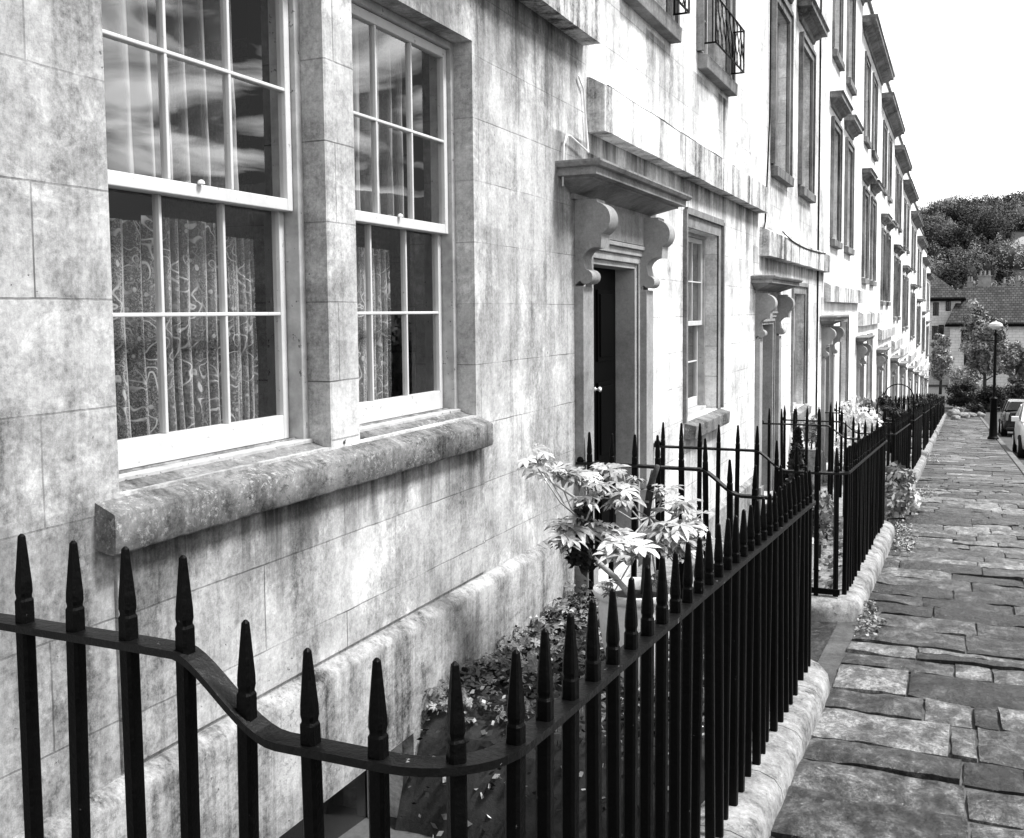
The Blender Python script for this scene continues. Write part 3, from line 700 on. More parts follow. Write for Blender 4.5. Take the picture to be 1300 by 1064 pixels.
        prof = [(XW-.13, -.50), (XW-.13, -.44), (XW-.02, -.476), (XW+.056, -.506), (XW+.065, -.510), (XW+.069, -.518), (XW+.067, -.612), (XW+.061, -.618), (XW-.005, -.61)]
        cut = []
        m_ = len(prof)
        for i in range(n+1):
            y_ = ya+(yb-ya)*i/n
            for j, (x, z) in enumerate(prof):
                p_ = Vector((x*3, y_*3, z*3))
                if j > 1 and j < 8: x += .001*noise.noise(p_*3)+.0018*noise.noise(p_*11); z += .001*noise.noise(p_*3.3+Vector((5, 2, 8)))+.0028*noise.noise(p_*10)
                sl_.v.append((x, y_, z))
        for i in range(n):
            for j in range(m_): a = m_*i+j; a2 = m_*i+(j+1) % m_; sl_.f.append((a2, a, a+m_, a2+m_))
        sl_.f.append(tuple(range(m_))); sl_.f.append(tuple(m_*n+j for j in range(m_))[::-1])
        sl_.build('window_sill', MAT['sill'], h, smooth=50)
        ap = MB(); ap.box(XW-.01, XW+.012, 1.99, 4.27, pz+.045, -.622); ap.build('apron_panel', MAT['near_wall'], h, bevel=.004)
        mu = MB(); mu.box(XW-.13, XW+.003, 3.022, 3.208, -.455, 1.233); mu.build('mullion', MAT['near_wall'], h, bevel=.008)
    # windows
    for (a, b, c, d, fl) in wins:
        dp = .105 if k == 0 else (.13 if fl == 0 else .12)
        mid = (.385 if k == 0 and fl == 0 else (c+d)/2)
        wn = sash_window(h, a, b, c, d, depth=dp, mid=mid, fine=fine and fl < 2, far=far or fl == 2, rows=2 if fl != 1 else 3 if k > 1 else 2)
        if not (k == 0 and fl == 0 and a > 0):
            sm = MB(); p = .09 if fl else .10; hz = .11
            sm.add([(XW-.12, a-.10, c-.002), (XW+p, a-.10, c-.03), (XW+p, b+.10, c-.03), (XW-.12, b+.10, c-.002), (XW-.01, a-.10, c-.03-hz), (XW+p-.006, a-.10, c-.03-hz), (XW+p-.006, b+.10, c-.03-hz), (XW-.01, b+.10, c-.03-hz)],
                   [(0, 1, 2, 3), (4, 7, 6, 5), (0, 4, 5, 1), (1, 5, 6, 2), (2, 6, 7, 3), (3, 7, 4, 0)])
            # the sill's wings stop at the reveal, so cut it behind the face only between jambs
            sm.v[0] = (XW-.008, a-.10, c-.004); sm.v[3] = (XW-.008, b+.10, c-.004)
            sm.box(XW-.12, XW-.007, a+.001, b-.001, c-.05, c-.003)
            sm.build('sill', MAT['sill'] if k < 2 and fl == 0 else MAT[tm], wn, bevel=.006 if fine else 0)
        if fl == 0 and k > 0: surround(wn, a, b, c, d, .13, .006, 'trim')
        if fl == 1:
            surround(wn, a, b, c-.0, d, .12, .035, tm)
            if k >= 2 or True:
                hz = d+.28
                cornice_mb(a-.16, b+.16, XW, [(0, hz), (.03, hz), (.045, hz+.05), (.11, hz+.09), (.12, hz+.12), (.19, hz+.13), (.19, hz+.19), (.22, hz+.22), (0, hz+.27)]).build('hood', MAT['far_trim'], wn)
        if fl == 2 and k > 0: surround(wn, a, b, c, d, .11, .02, tm)
        if k == 1 and fl == 1: balconette(h, a-.10, b+.04, c+.06, c+.44)
    if k > 0: doorcase(h, b0+.10, s, fine, pathz, 'grey' if k in (2, 4, 7) else 'black')
    # basement-level base band behind the areas
    if k > 0:
        pb = MB(); pb.prism_y([(XW-.01, pz+.02), (XW+.05, pz-.02), (XW+.05, zbot), (XW-.01, zbot)], b0+1.45, b1-.28); pb.build('plinth', MAT['plinth'], h)

# ------------------------------------------------------------------ curtains behind the paired window
def curtain(name, mat, ya, yb, za, zb, x, folds, amp, label, group, topwave=0, n=120, seed=0, vr=16):
    mb = MB(); uv = []
    def fx(u): a_ = math.sin(u*folds*math.pi+.9*math.sin(u*9+seed)); return (abs(a_)**.6*2-1.1)*amp*(.75+.25*math.sin(u*5+seed*2))
    for i in range(n+1):
        u = i/n
        for j in range(vr+1):
            t = j/vr; zt = zb-topwave*(.5+.5*math.sin(u*folds*2*math.pi*.5+seed)) if topwave else zb
            z = za+(zt-za)*t; k_ = .75+.35*(1-t)
            mb.v.append((x+fx(u)*k_+.004*noise.noise(Vector((u*30, t*4, seed))), ya+(yb-ya)*u+.012*math.sin(t*3+seed)*(1-t), z)); uv.append(((yb-ya)*u*1.4, z))
    for i in range(n):
        for j in range(vr): a = i*(vr+1)+j; mb.f.append((a, a+vr+1, a+vr+2, a+1))
    o = mb.build(name, mat, None, smooth=True, label=label, cat='curtain', group=group, loc=(x, (ya+yb)/2, za))
    ul = o.data.uv_layers.new(name='uv')
    for l_ in o.data.loops: ul.data[l_.index].uv = uv[l_.vertex_index]
    return o
GC = 'curtains behind the paired window'
curtain('drape', MAT['drape'], 2.04, 2.82, .40, 1.22, -2.29, 8, .045, 'pale pleated curtain in upper half of the leftmost window', GC, seed=1)
curtain('drape', MAT['drape'], 3.24, 3.98, .40, 1.22, -2.29, 7, .045, 'pale pleated curtain in upper half of the window right of the stone mullion', GC, seed=4)
curtain('lace_curtain', MAT['lace'], 2.05, 2.38, -.45, .29, -2.30, 6, .022, 'patterned lace panel in left column of the leftmost window', GC, 0, seed=2)
curtain('lace_curtain', MAT['lace'], 2.40, 2.73, -.45, .31, -2.30, 6, .024, 'patterned lace panel in middle column of the leftmost window', GC, 0, seed=3)
curtain('lace_curtain', MAT['lace'], 2.74, 2.94, -.45, .27, -2.31, 4, .02, 'patterned lace panel in right column of the leftmost window', GC, 0, seed=6)
curtain('lace_curtain', MAT['lace'], 3.40, 3.85, -.45, .28, -2.30, 7, .024, 'patterned lace panel low in the window right of the stone mullion', GC, 0, seed=5)
# dark panels added over the sunlit inner jambs so they read as shade
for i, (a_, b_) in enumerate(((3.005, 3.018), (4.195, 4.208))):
    mb = MB(); mb.box(-2.36, -2.245, a_, b_, -.47, 1.23); mb.build('jamb_shade', MAT['room'], bpy.data.objects['window' if i == 0 else 'window.001'])
# ornaments on the meeting rail
mb = MB(); mb.lathe([(.008, .405), (.012, .408), (.010, .416), (.004, .420)], -2.155, 2.50, 10)
mb.build('sash_catch', MAT['brass'], bpy.data.objects['window'])
mb = MB(); mb.lathe([(.008, .405), (.012, .408), (.010, .416), (.004, .420)], -2.155, 3.72, 10)
mb.build('sash_catch', MAT['brass'], bpy.data.objects['window.001'])

# ------------------------------------------------------------------ railings
def baluster_mesh(name, L, b=.0150, fine=True):
    """square bar with chamfered edges; rail level is z=0, spike above, notched collar"""
    v = []; f = []
    def ring(z, r, oct_=.35):
        c = r*oct_
        for x, y_ in ((r, -r+c), (r, r-c), (r-c, r), (-r+c, r), (-r, r-c), (-r, -r+c), (-r+c, -r), (r-c, -r)): v.append((x, y_, z))
    prof = [(-L, b), (.0, b), (.046, b*.98), (.051, b*.82), (.055, b*.82), (.063, b*.92), (.080, b*.89), (.165, b*.46), (.176, b*.40), (.181, b*.15)] if fine else [(-L, b), (.05, b), (.085, b*1.1), (.18, b*.2)]
    for z, r in prof: ring(z, r)
    n = len(prof)
    for i in range(n-1):
        for j in range(8): f.append((8*i+j, 8*i+(j+1) % 8, 8*i+8+(j+1) % 8, 8*i+8+j))
    f.append(tuple(range(8))[::-1]); f.append(tuple(8*(n-1)+j for j in range(8)))
    me = bpy.data.meshes.new(name); me.from_pydata(v, [], f); me.update(); me.materials.append(MAT['iron']); return me
BL = {(hi, fi): baluster_mesh('baluster', 1.07 if hi else .935, fine=fi) for hi in (0, 1) for fi in (0, 1)}
def zr(y): return -.753-.0648*(y-1.42) if y < 11.55 else -1.409-.073*(y-11.55)
def rail_path(y0, y1):
    P = []; dz = .135
    def ret(y, fwd):                       # from wall to street corner
        q = []
        for x in np.linspace(XW+.005, -1.305, 8): q.append((x, y, zr(y)+dz))
        for t in np.linspace(.08, 1, 11): q.append((-1.305+.225*t, y, zr(y)+dz*(1-(3*t*t-2*t*t*t)**.85)))
        for x in np.linspace(-1.04, XR-.16, 4): q.append((x, y, zr(y)))
        return q if fwd else q[::-1]
    P += ret(y0, True)
    r = .16; 
    for a in np.linspace(-80, 0, 9): P.append((XR-r+r*math.cos(R(a)), y0+r+r*math.sin(R(a)), zr(y0+r+r*math.sin(R(a)))))
    for y_ in np.arange(y0+.3, y1-.2, .25): P.append((XR, y_, zr(y_)))
    r = .07
    for a in np.linspace(0, 80, 5): P.append((XR-r+r*math.cos(R(a)), y1-r+r*math.sin(R(a)), zr(y1)))
    P += ret(y1, False)
    return [Vector(p) for p in P]
RL = ['near black iron railing curving round the corner before the potted plant', 'black iron railing beyond the first doorway, enclosing the conical conifer',
 'black iron railing around the white blossom, beyond the second doorway']
def rlabel(k): return RL[k] if k < 3 else 'black iron railing section number %s along the row, half hidden by nearer ones' % ['four', 'five', 'six', 'seven', 'eight', 'nine', 'ten', 'eleven'][k-3]
AREAS = []
def copper(y0, y1): AREAS.append((y0, y1))
copper(1.42, 5.55)
for k in range(1, 10): copper(B[k]+1.45, B[k+1]+(.05 if k == 1 else -.12))
for k, (y0, y1) in enumerate(AREAS):
    P = rail_path(y0, y1); root = empty('iron_railing', (XR, y0, g(y0)), rlabel(k), 'railing', 'railings before the houses')
    rl = MB(); hw, ht = .0245, .0075; rl.sweep(P, [(-hw, -ht), (-hw, ht), (hw, ht), (hw, -ht)], jit=.0015 if k < 2 else 0); rl.build('top_rail', MAT['ironrail'], root)
    # balusters by arc length
    Ls = [0]
    for a, b in zip(P, P[1:]): Ls.append(Ls[-1]+math.hypot(b.x-a.x, b.y-a.y))
    # phase chosen so that a baluster stands where the corner begins
    sp = .137; tot = Ls[-1]; t = .066; i = 0; cnt = 0
    while t < tot-.05:
        while Ls[i+1] < t: i += 1
        u = (t-Ls[i])/(Ls[i+1]-Ls[i]); p = P[i].lerp(P[i+1], u); hi = (p.z-zr(p.y)) > .04
        o = bpy.data.objects.new('baluster', BL[(1 if hi else 0, 1 if k < 2 else 0)]); C.objects.link(o); o.parent = root
        d = (P[i+1]-P[i]); o.location = p-Vector(root.location)+Vector((0, 0, random.uniform(-.006, .006) if k < 4 else 0))
        if p.z-zr(p.y) < .1 and hi: pass
        o.rotation_euler = (random.uniform(-.012, .012), random.uniform(-.012, .012), math.atan2(d.y, d.x)+random.uniform(-.12, .12))
        t += sp; cnt += 1
    kn = MB()
    for y_ in (y0, y1): kn.lathe([(.008, zr(y_)+.125), (.02, zr(y_)+.13), (.028, zr(y_)+.15), (.022, zr(y_)+.17), (.008, zr(y_)+.18)], XW+.03, y_, 10)
    kn.build('wall_fixing', MAT['iron'], root, smooth=True)
    if k > 0:
        br = MB(); zb = zr(y0)-.83; br.box(-1.35, XR-.02, y0-.008, y0+.008, zb-.02, zb+.02); br.build('bottom_rail', MAT['iron'], root)
    # coping under the railing
    cp = MB(); top = -.875
    CP = [Vector((x, y0, zr(y0)+top)) for x in np.linspace(XW+.07, XR-.2, 14)]
    r = .13
    for a in np.linspace(-85, 0, 8): yy_ = y0+r+r*math.sin(R(a)); CP.append(Vector((XR-r+r*math.cos(R(a)), yy_, zr(yy_)+top)))
    CP += [Vector((XR, y_, zr(y_)+top)) for y_ in np.arange(y0+r+.06, y1-r, .07 if k < 3 else .4)]
    for a in np.linspace(0, 85, 6): CP.append(Vector((XR-r+r*math.cos(R(a)), y1-r+r*math.sin(R(a)), zr(y1)+top)))
    CP += [Vector((x, y1, zr(y1)+top)) for x in np.linspace(XR-.2, XW+.07, 12)]
    pr_ = [(-.13, -.9), (-.13, -.03), (-.11, -.005), (-.05, .008), (.03, .006), (.085, -.012), (.11, -.045), (.118, -.09), (.118, -.9)]
    seg = []; acc = 0; lim = random.uniform(.5, .9)
    for a_, b_ in zip(CP, CP[1:]+[None]):
        seg.append(a_)
        if b_ is None or acc > lim:
            if len(seg) > 1:
                if b_ is not None: seg.append(a_.lerp(b_, .86))
                cp.sweep(seg, pr_, jit=.007 if k < 3 else .004)
            seg = []; acc = 0; lim = random.uniform(.5, .95)
            if b_ is not None: seg = [a_.lerp(b_, .94)]
        if b_ is not None: acc += (b_-a_).length
    co_ = cp.build('stone_coping', MAT['coping'], None, smooth=60, loc=(XR, y0, g(y0)),
        label=['worn pale stone kerb under the nearest railing', 'worn pale stone kerb under the second railing, beyond the first doorway', 'worn pale stone kerb under the third railing'][k] if k < 3 else
        'worn pale stone kerb under railing section number %s' % ['four', 'five', 'six', 'seven', 'eight', 'nine', 'ten'][k-3], cat='kerb', group='stone kerbs under the railings')
    # area floor
    fz = -1.66 if k == 0 else g(y1)+.02
    fl = MB(); nx, ny = 24, 40; ya, yb = (3.20, y1-.06) if k == 0 else (y0+.05, y1-.05)
    for i in range(ny+1):
        for j in range(nx+1):
            x = XW+.02+(XR-.1-XW)*j/nx; y_ = ya+(yb-ya)*i/ny; fl.v.append((x, y_, fz-(1.0*max(0, (3.60+.10*noise.noise(Vector((x*3, 7, 1)))-y_)/.40)**1.4 if k == 0 else 0)+(.03*noise.noise(Vector((x*4, y_*4, k)))+.02*noise.noise(Vector((x*12, y_*12, k))) if k < 3 else 0)))
    for i in range(ny):
        for j in range(nx): a = i*(nx+1)+j; fl.f.append((a, a+1, a+nx+2, a+nx+1))
    fl.build('area_ground', MAT['soil'] if k == 0 else MAT['plinth'], kind='structure')
    if k == 0:
        w_ = MB(); w_.box(XW+.07, XR-.12, 1.45, 3.6, -2.75, -2.7); w_.build('lightwell', MAT['soil'], kind='structure')
# steps and path to each door
for k in range(1, 11):
    y0, y1 = (AREAS[k-1][1] if k-1 < len(AREAS) else B[k]-.1)+.12, B[k]+1.45-.12; s = s_of(k); pz = s-2.82
    st = MB(); gb = g(y1)-.2; zz = g(y0)-.0
    xs_ = [XR-.05, -1.02, -1.32, -1.62]; n = 3; rise = (pz-g(y0))/n
    st.box(XW+.06, -1.66, y0, y1, gb, pz)
    for i in range(1, n): st.box(-1.66, -1.66+.30*(n-i), y0, y1, gb, pz-rise*i) if i == 1 else st.box(-1.36, -1.36+.30, y0, y1, gb, pz-rise*i)
    ob = st.build('door_step', MAT['coping'], None, bevel=.012, loc=(-1.5, y0, gb), label=['stone steps up to the open black doorway', 'stone steps up to the door with the notice plaque', 'stone steps up to the third door of the terrace'][k-1] if k < 4 else 'stone steps up to door number %s of the terrace' % ['four', 'five', 'six', 'seven', 'eight', 'nine', 'ten'][k-4], cat='steps', group='steps up to the doors')
    pth = MB(); pth.add([(XR+.12, y0-.12, g(y0)-.03), (XR+.12, y1+.1, g(y1)-.03), (-1.4, y1+.1, g(y1)-.03), (-1.4, y0-.12, g(y0)-.03)], [(0, 1, 2, 3)]); pth.build('path', MAT['flag'], kind='structure')

# plaque hung on the door jamb, cables
pq = MB(); X = XW-.19; ya, yb, za, zb = 12.05, 12.42, -.93, -.62
pq.box(X-.012, X, ya, yb, za, zb)
for a, b, c, d in ((ya-.012, ya, za-.012, zb+.012), (yb, yb+.012, za-.012, zb+.012), (ya, yb, za-.012, za), (ya, yb, zb, zb+.012)): pq.box(X-.012, X+.012, a, b, c, d)
pq.build('notice_plaque', MAT['greypaint'], None, label='dark framed notice plaque on the second door', cat='plaque', loc=(X, 12.2, za))
cb = MB()
cb.tube([(-2.03, 5.30, .70), (-2.03, 5.32, .93), (-2.02, 5.34, .985), (-2.02, 5.40, .99), (-2.02, 5.62, .955), (-2.02, 5.70, .94), (-2.03, 5.715, 1.0), (-2.035, 5.66, 1.3), (-2.035, 5.58, 1.36)], .006, 6)
cb.build('conduit', MAT['brass'], None, smooth=True, label='pale bent conduit on the wall beside the first door canopy', cat='conduit', loc=(-2.03, 5.5, .9))
def cable(pts, r, label, nm='cable'):
    mb = MB(); P = []
    for a, b in zip(pts, pts[1:]):
        for t in np.linspace(0, 1, 6)[:-1]:
            q = Vector(a).lerp(Vector(b), t); q.z -= .006*math.sin(math.pi*t)*(abs(b[1]-a[1]) > .3); P.append(q)
    P.append(Vector(pts[-1])); mb.tube(P, r, 5).build(nm, MAT['iron'], None, label=label, cat='cable', loc=pts[0], group='cables along the terrace')
cable([(-1.95, 5.85, 1.352), (-1.95, 7.1, 1.354), (-1.95, 7.8, 1.35), (-1.95, 8.8, 1.352), (-1.95, 9.6, 1.35)], .005, 'thin dark cable lying along the ledge above the first door canopy')
cable([(-2.035, 5.76, 2.6), (-2.035, 5.76, 1.6)], .012, 'dark vertical cable at the party wall above the first canopy')
cable([(-2.03, 11.95, 7), (-2.03, 11.93, 2.2), (-2.03, 11.7, 1.0), (-2.03, 11.62, .92)], .010, 'dark vertical cable beside the second party wall')
cable([(-1.93, 12.3, .93), (-1.93, 13.2, .86), (-1.93, 14.5, .84), (-1.93, 16.5, .88)], .008, 'dark cable drooping on the ledge above the plaque door')
cable([(-2.03, 16.4, 5), (-2.03, 16.4, .0), (-2.03, 16.4, -2.2)], .014, 'thin vertical pipe between second and third doorways')

# ------------------------------------------------------------------ plants
def stuff_leaves(name, mat, box, n, size, z, label=None):
    pass
# leaf litter and ground plants in the first area
n = 3200; P = np.stack([rng.uniform(XW+.05, -.85, n), 3.28+2.2*rng.random(n)**.9, np.zeros(n)], 1); P[:, 2] = -1.0*np.maximum(0, (3.60-P[:, 1])/.40)**1.4-1.655+.06*rng.random(n)**2+.06*(P[:, 0] < -1.75)*rng.random(n)
np_leaves('leaf_litter', MAT['leaf_litter'], P, .028, tones=rng.random(n)**6, flat=.6, aspect=1.5, kind='stuff', label='fallen leaves and low weeds on the dark soil', cat='leaf litter')
n = 700; P = np.stack([rng.uniform(XW+.05, -.9, n), rng.uniform(7.3, 11.3, n), np.full(n, g(11.5)+.03)], 1); P[:, 2] += .1*rng.random(n)**2
np_leaves('weeds', MAT['leaf_mid'], P, .06, flat=.5, kind='stuff', label='low weeds in the second railed area', cat='weeds')

def palm_leaf(mb, tones, c, out, up, size, tone):
    """seven-lobed hand-shaped leaf"""
    out = Vector(out).normalized(); nrm = (Vector(up)-out*Vector(up).dot(out)).normalized(); side = out.cross(nrm); c = Vector(c)
    for a, l in ((-115, .5), (-75, .72), (-38, .92), (0, 1.), (38, .92), (75, .72), (115, .5)):
        a += random.uniform(-6, 6); l *= random.uniform(.88, 1.1)*size
        d = out*math.cos(R(a))+side*math.sin(R(a)); e = nrm.cross(d); wd = .135*size*random.uniform(.85, 1.15)
        k = len(mb.v); dr = random.uniform(.12, .3)*l
        pts = [(0, 0, 0), (.3, -.55, .02), (.62, -1, .0), (.85, -.6, -.5), (1, 0, -1), (.85, .6, -.5), (.62, 1, .0), (.3, .55, .02), (.35, 0, .05), (.7, 0, -.12)]
        for (t, w_, z) in pts: mb.v.append(tuple(c+d*l*t+e*wd*w_+nrm*(z*dr+(.012*size*10*abs(w_)*.1))))
        for f in ((0, 1, 8), (1, 2, 9, 8), (2, 3, 9), (3, 4, 9), (4, 5, 9), (5, 6, 9), (6, 7, 8, 9), (7, 0, 8)): mb.f.append(tuple(k+i for i in f)); tones.append(min(1, max(0, tone+random.uniform(-.2, .2))))
iv = MB(); it = []
for _ in range(420):
    x = random.uniform(XW+.04, -.9); y_ = random.uniform(3.55, 5.4)
    if random.random() < .5: x = XW+.05+abs(random.gauss(0, .12))
    z = -1.64-1.0*max(0, (3.60-y_)/.40)**1.4+abs(random.gauss(0, .035))
    palm_leaf(iv, it, (x, y_, z), (random.gauss(0, 1), random.gauss(0, 1), .2), (random.gauss(0, .5), random.gauss(-.3, .5), 1), random.uniform(.03, .065), random.random()**3*.3)
iv.build('ground_ivy', MAT['leaf_mid'], kind='stuff', tones=it, label='dark ivy creeping over the soil by the wall', cat='ivy')
pot = empty('plant_pot', (-1.31, 4.3, -1.66), 'pale handled pot on the soil inside the nearest railing', 'pot')
pb = MB(); rz = -1.245
pb.lathe([(.09, -1.68), (.11, -1.66), (.135, -1.55), (.158, -1.42), (.165, -1.34), (.160, rz-.055), (.162, rz-.04), (.182, rz-.03), (.190, rz-.012), (.188, rz+.004), (.176, rz+.008), (.160, rz-.002), (.150, rz-.05), (.0, rz-.05)], -1.31, 4.3, 40)
pb.build('bowl', MAT['pot'], pot, smooth=50)
for sg in (-1, 1):
    hm = MB(); hm.tube([(-1.31+sg*(.155+.052*math.sin(t)), 4.3-.03, rz-.17+.10*math.cos(t)) for t in np.linspace(0.05, math.pi-.05, 12)], .011, 8); hm.build('handle', MAT['pot'], pot, smooth=True)
sm = MB(); sm.lathe([(.152, rz-.045), (.08, rz-.03), (.0, rz-.028)], -1.31, 4.3, 24); sm.build('potting_soil', MAT['soil'], pot)
fa = empty('potted_shrub', (-1.30, 4.32, -1.27), 'pale leafy shrub with hand-shaped leaves growing in the handled pot', 'shrub')
tk = MB()
tk.tube([(-1.28, 4.35, -1.29), (-1.275, 4.37, -1.1), (-1.285, 4.38, -.95), (-1.27, 4.4, -.82), (-1.25, 4.4, -.72)], [.022, .019, .018, .017, .015], 8)
tk.tube([(-1.27, 4.39, -.80), (-1.245, 4.38, -.74), (-1.225, 4.37, -.69)], [.015, .014, .012], 7)
tk.build('trunk', MAT['bark'], fa, smooth=True)
br = MB()
br.tube([(-1.28, 4.22, -1.28), (-1.36, 4.16, -1.16), (-1.45, 4.1, -1.06), (-1.475, 4.08, -.96), (-1.485, 4.08, -.84)], [.014, .013, .012, .011, .008], 7)
br.tube([(-1.48, 4.1, -.85), (-1.50, 4.05, -.80), (-1.57, 3.95, -.72), (-1.60, 3.9, -.66)], [.007, .006, .005, .004], 6)
br.tube([(-1.27, 4.38, -.86), (-1.34, 4.3, -.84), (-1.44, 4.2, -.80), (-1.5, 4.15, -.78)], [.006, .005, .005, .004], 6)
br.tube([(-1.27, 4.39, -.9), (-1.20, 4.36, -.88), (-1.12, 4.3, -.90)], [.007, .006, .004], 6)
br.tube([(-1.28, 4.36, -1.08), (-1.22, 4.2, -1.02), (-1.19, 4.0, -.97)], [.007, .006, .004], 6)
br.build('branch', MAT['palebark'], fa, smooth=True)
CL = [(-1.60, 3.88, -.60, .9, .13), (-1.58, 3.97, -.66, .85, .14), (-1.56, 4.05, -.70, .8, .13), (-1.54, 4.20, -.74, .7, .14), (-1.47, 4.15, -.72, .75, .15), (-1.41, 4.00, -.76, .55, .15), (-1.47, 4.40, -.73, .7, .15), (-1.35, 4.30, -.74, .75, .14), (-1.27, 4.12, -.79, .6, .15),
 (-1.38, 4.2, -.80, .5, .14), (-1.22, 4.40, -.80, .6, .14), (-1.10, 4.25, -.83, .6, .16), (-1.05, 4.30, -.90, .8, .15), (-1.07, 4.05, -.89, .95, .15), (-1.14, 4.15, -.93, 1., .15), (-1.09, 4.30, -1.02, .95, .15), (-1.18, 4.2, -1.0, 1., .14),
 (-1.52, 4.00, -.91, .5, .15), (-1.47, 4.10, -.93, .55, .15), (-1.51, 3.90, -.95, .5, .14), (-1.23, 3.90, -.93, .9, .16), (-1.18, 3.82, -.95, 1., .17), (-1.25, 3.82, -.96, 1., .14), (-1.41, 4.20, -.97, .6, .13), (-1.12, 4.4, -.97, .9, .13), (-1.02, 4.35, -.98, .85, .12),
 (-1.30, 4.0, -.90, .7, .12), (-1.16, 4.45, -1.1, .7, .1), (-1.22, 4.36, -1.2, .3, .08), (-1.36, 4.1, -1.18, .2, .07)]
lf = MB(); tn = []; PT = []
for (x, y_, z, t, sz) in CL:
    for q in range(6):
        a = random.uniform(0, 6.28); o_ = Vector((math.cos(a), math.sin(a), random.uniform(-.25, .15))) if q else Vector((.55, -.75, -.15))
        cc = Vector((x, y_, z))+Vector((random.uniform(-.05, .05), random.uniform(-.05, .05), random.uniform(-.035, .03))); PT.append((cc.copy(), Vector((x, y_, z-.03))))
        palm_leaf(lf, tn, cc, o_, (random.uniform(-.2, .5), random.uniform(-.6, .1), 1), sz*random.uniform(.42, .75), t*random.uniform(.35, 1.1))
pe = MB()
for a_, b_ in PT: pe.tube([b_+Vector((0, 0, -.03)), (a_+b_)/2+Vector((0, 0, .006)), a_], [.003, .0025, .002], 5)
hub = Vector((-1.27, 4.38, -.93))
for (x, y_, z, t, sz) in CL:
    e_ = Vector((x, y_, z-.06)); st0 = Vector((-1.485, 4.08, -.90)) if x < -1.38 else hub
    pe.tube([st0, st0.lerp(e_, .5)+Vector((0, 0, -.03)), e_], [.005, .004, .003], 5)
pe.build('petioles', MAT['palebark'], fa, smooth=True)
lf.build('foliage', MAT['leaf_pale'], fa, smooth=50, tones=tn)
P, T, NN = clump_points(-1.50, 4.1, -1.05, .075, .07, .11, 14, 45, .45)
P2, T2, N2 = clump_points(-1.48, 4.1, -.87, .04, .04, .06, 5, 40, .5)
np_leaves('withered_bunch', MAT['leaf_dark'], np.concatenate([P, P2]), .03, fa, tones=np.concatenate([T, T2]))

def shrub(name, cx, cy, zb, rx, ry, rz, mat, nclump, nleaf, size, label, cat='shrub', group=None, stem='bark', cone=False, cr=.33):
    root = empty(name, (cx, cy, zb), label, cat, group)
    if cone:
        n = nclump*nleaf; t = rng.random(n)**.7; a = rng.random(n)*6.28; rr = (1-t)*(.75+.25*rng.random(n))*(1+.15*np.sin(a*5+t*9))
        P = np.stack([cx+rx*rr*np.cos(a), cy+ry*rr*np.sin(a), zb+.06+2*rz*t], 1); T = rng.random(n); NN = np.stack([np.cos(a), np.sin(a), .3+0*a], 1)
    else: P, T, NN = clump_points(cx, cy, zb+rz*1.05, rx, ry, rz, nclump, nleaf, cr)
    np_leaves('foliage', MAT[mat], P, size, root, tones=T, normals=NN)
    mb = MB(); mb.tube([(cx, cy, zb), (cx+.01, cy, zb+rz*.6), (cx, cy+.01, zb+rz*1.1)], [rx*.09, rx*.07, rx*.03], 7); mb.build('stem', MAT[stem], root, smooth=True)
    return root
cp_ = MB(); cp_.lathe([(.12, g(8.5)), (.17, g(8.5)+.3), (.18, g(8.5)+.32), (.0, g(8.5)+.3)], -1.2, 8.5, 20); cp_.build('plant_pot', MAT['pot'], None, smooth=40, label='plain round pot holding the conical conifer', cat='pot', loc=(-1.2, 8.5, g(8.5)))
shrub('conifer', -1.2, 8.5, g(8.5)+.3, .17, .17, .44, 'leaf_dark', 60, 45, .05, 'small conical conifer inside the second railing', cone=True)
shrub('low_shrub', -1.15, 9.6, g(9.6), .22, .3, .33, 'leaf_mid', 16, 50, .06, 'low mixed shrub just beyond the conical conifer')
shrub('blossom_shrub', -1.5, 17.2, g(17.2)+.25, .40, .8, .62, 'petal', 26, 60, .07, 'tall white blossoming shrub behind the third railing')
shrub('blossom_shrub', -1.25, 14.6, g(14.6)+.3, .34, 1.2, .38, 'petal', 30, 60, .06, 'lower white blossoming shrub in front of the taller blossoming one')
shrub('clipped_shrub', -1.78, 13.9, g(13.9)+.75, .14, .16, .24, 'leaf_mid', 20, 60, .035, 'small rounded grey shrub below the third doorway window')
tb = MB(); tb.lathe([(.09, g(13.9)), (.07, g(13.9)+.4), (.12, g(13.9)+.72), (.13, g(13.9)+.76), (.0, g(13.9)+.74)], -1.78, 13.9, 16); tb.build('stone_urn', MAT['coping'], None, smooth=40, label='stone urn under the small rounded shrub', cat='urn', loc=(-1.78, 13.9, g(13.9)))
shrub('spreading_shrub', -.62, 12.6, g(12.6)-.02, .19, .75, .36, 'leaf_mid', 26, 70, .07, 'leafy shrub spilling over the pavement edge beyond the second railing')
shrub('spreading_shrub', -.52, 13.6, g(13.6)-.02, .16, .5, .18, 'petal', 14, 60, .055, 'pale low flowers at the foot of the spilling shrub')
shrub('dark_shrub', -1.3, 21.3, g(21.3)+.3, .34, .6, .62, 'leaf_dark', 20, 70, .07, 'dark bush beneath the little arch')
shrub('dark_shrub', -1.45, 19.6, g(19.6)+.5, .25, .5, .5, 'leaf_mid', 14, 60, .06, 'wispy bush between blossom and arch')
tr = MB(); P = [(-1.38, 22, g(22)+.2)]+[(-1.1-.28*math.cos(t), 22, g(22)+1.42+.26*math.sin(t)) for t in np.linspace(0, math.pi, 14)]+[(-.82, 22, g(22)+.2)]
tr.tube(P, .013, 6); tr.build('garden_arch', MAT['iron'], None, smooth=True, label='small round-topped iron arch rising over the railings', cat='arch', loc=(-1.1, 22, g(22)))
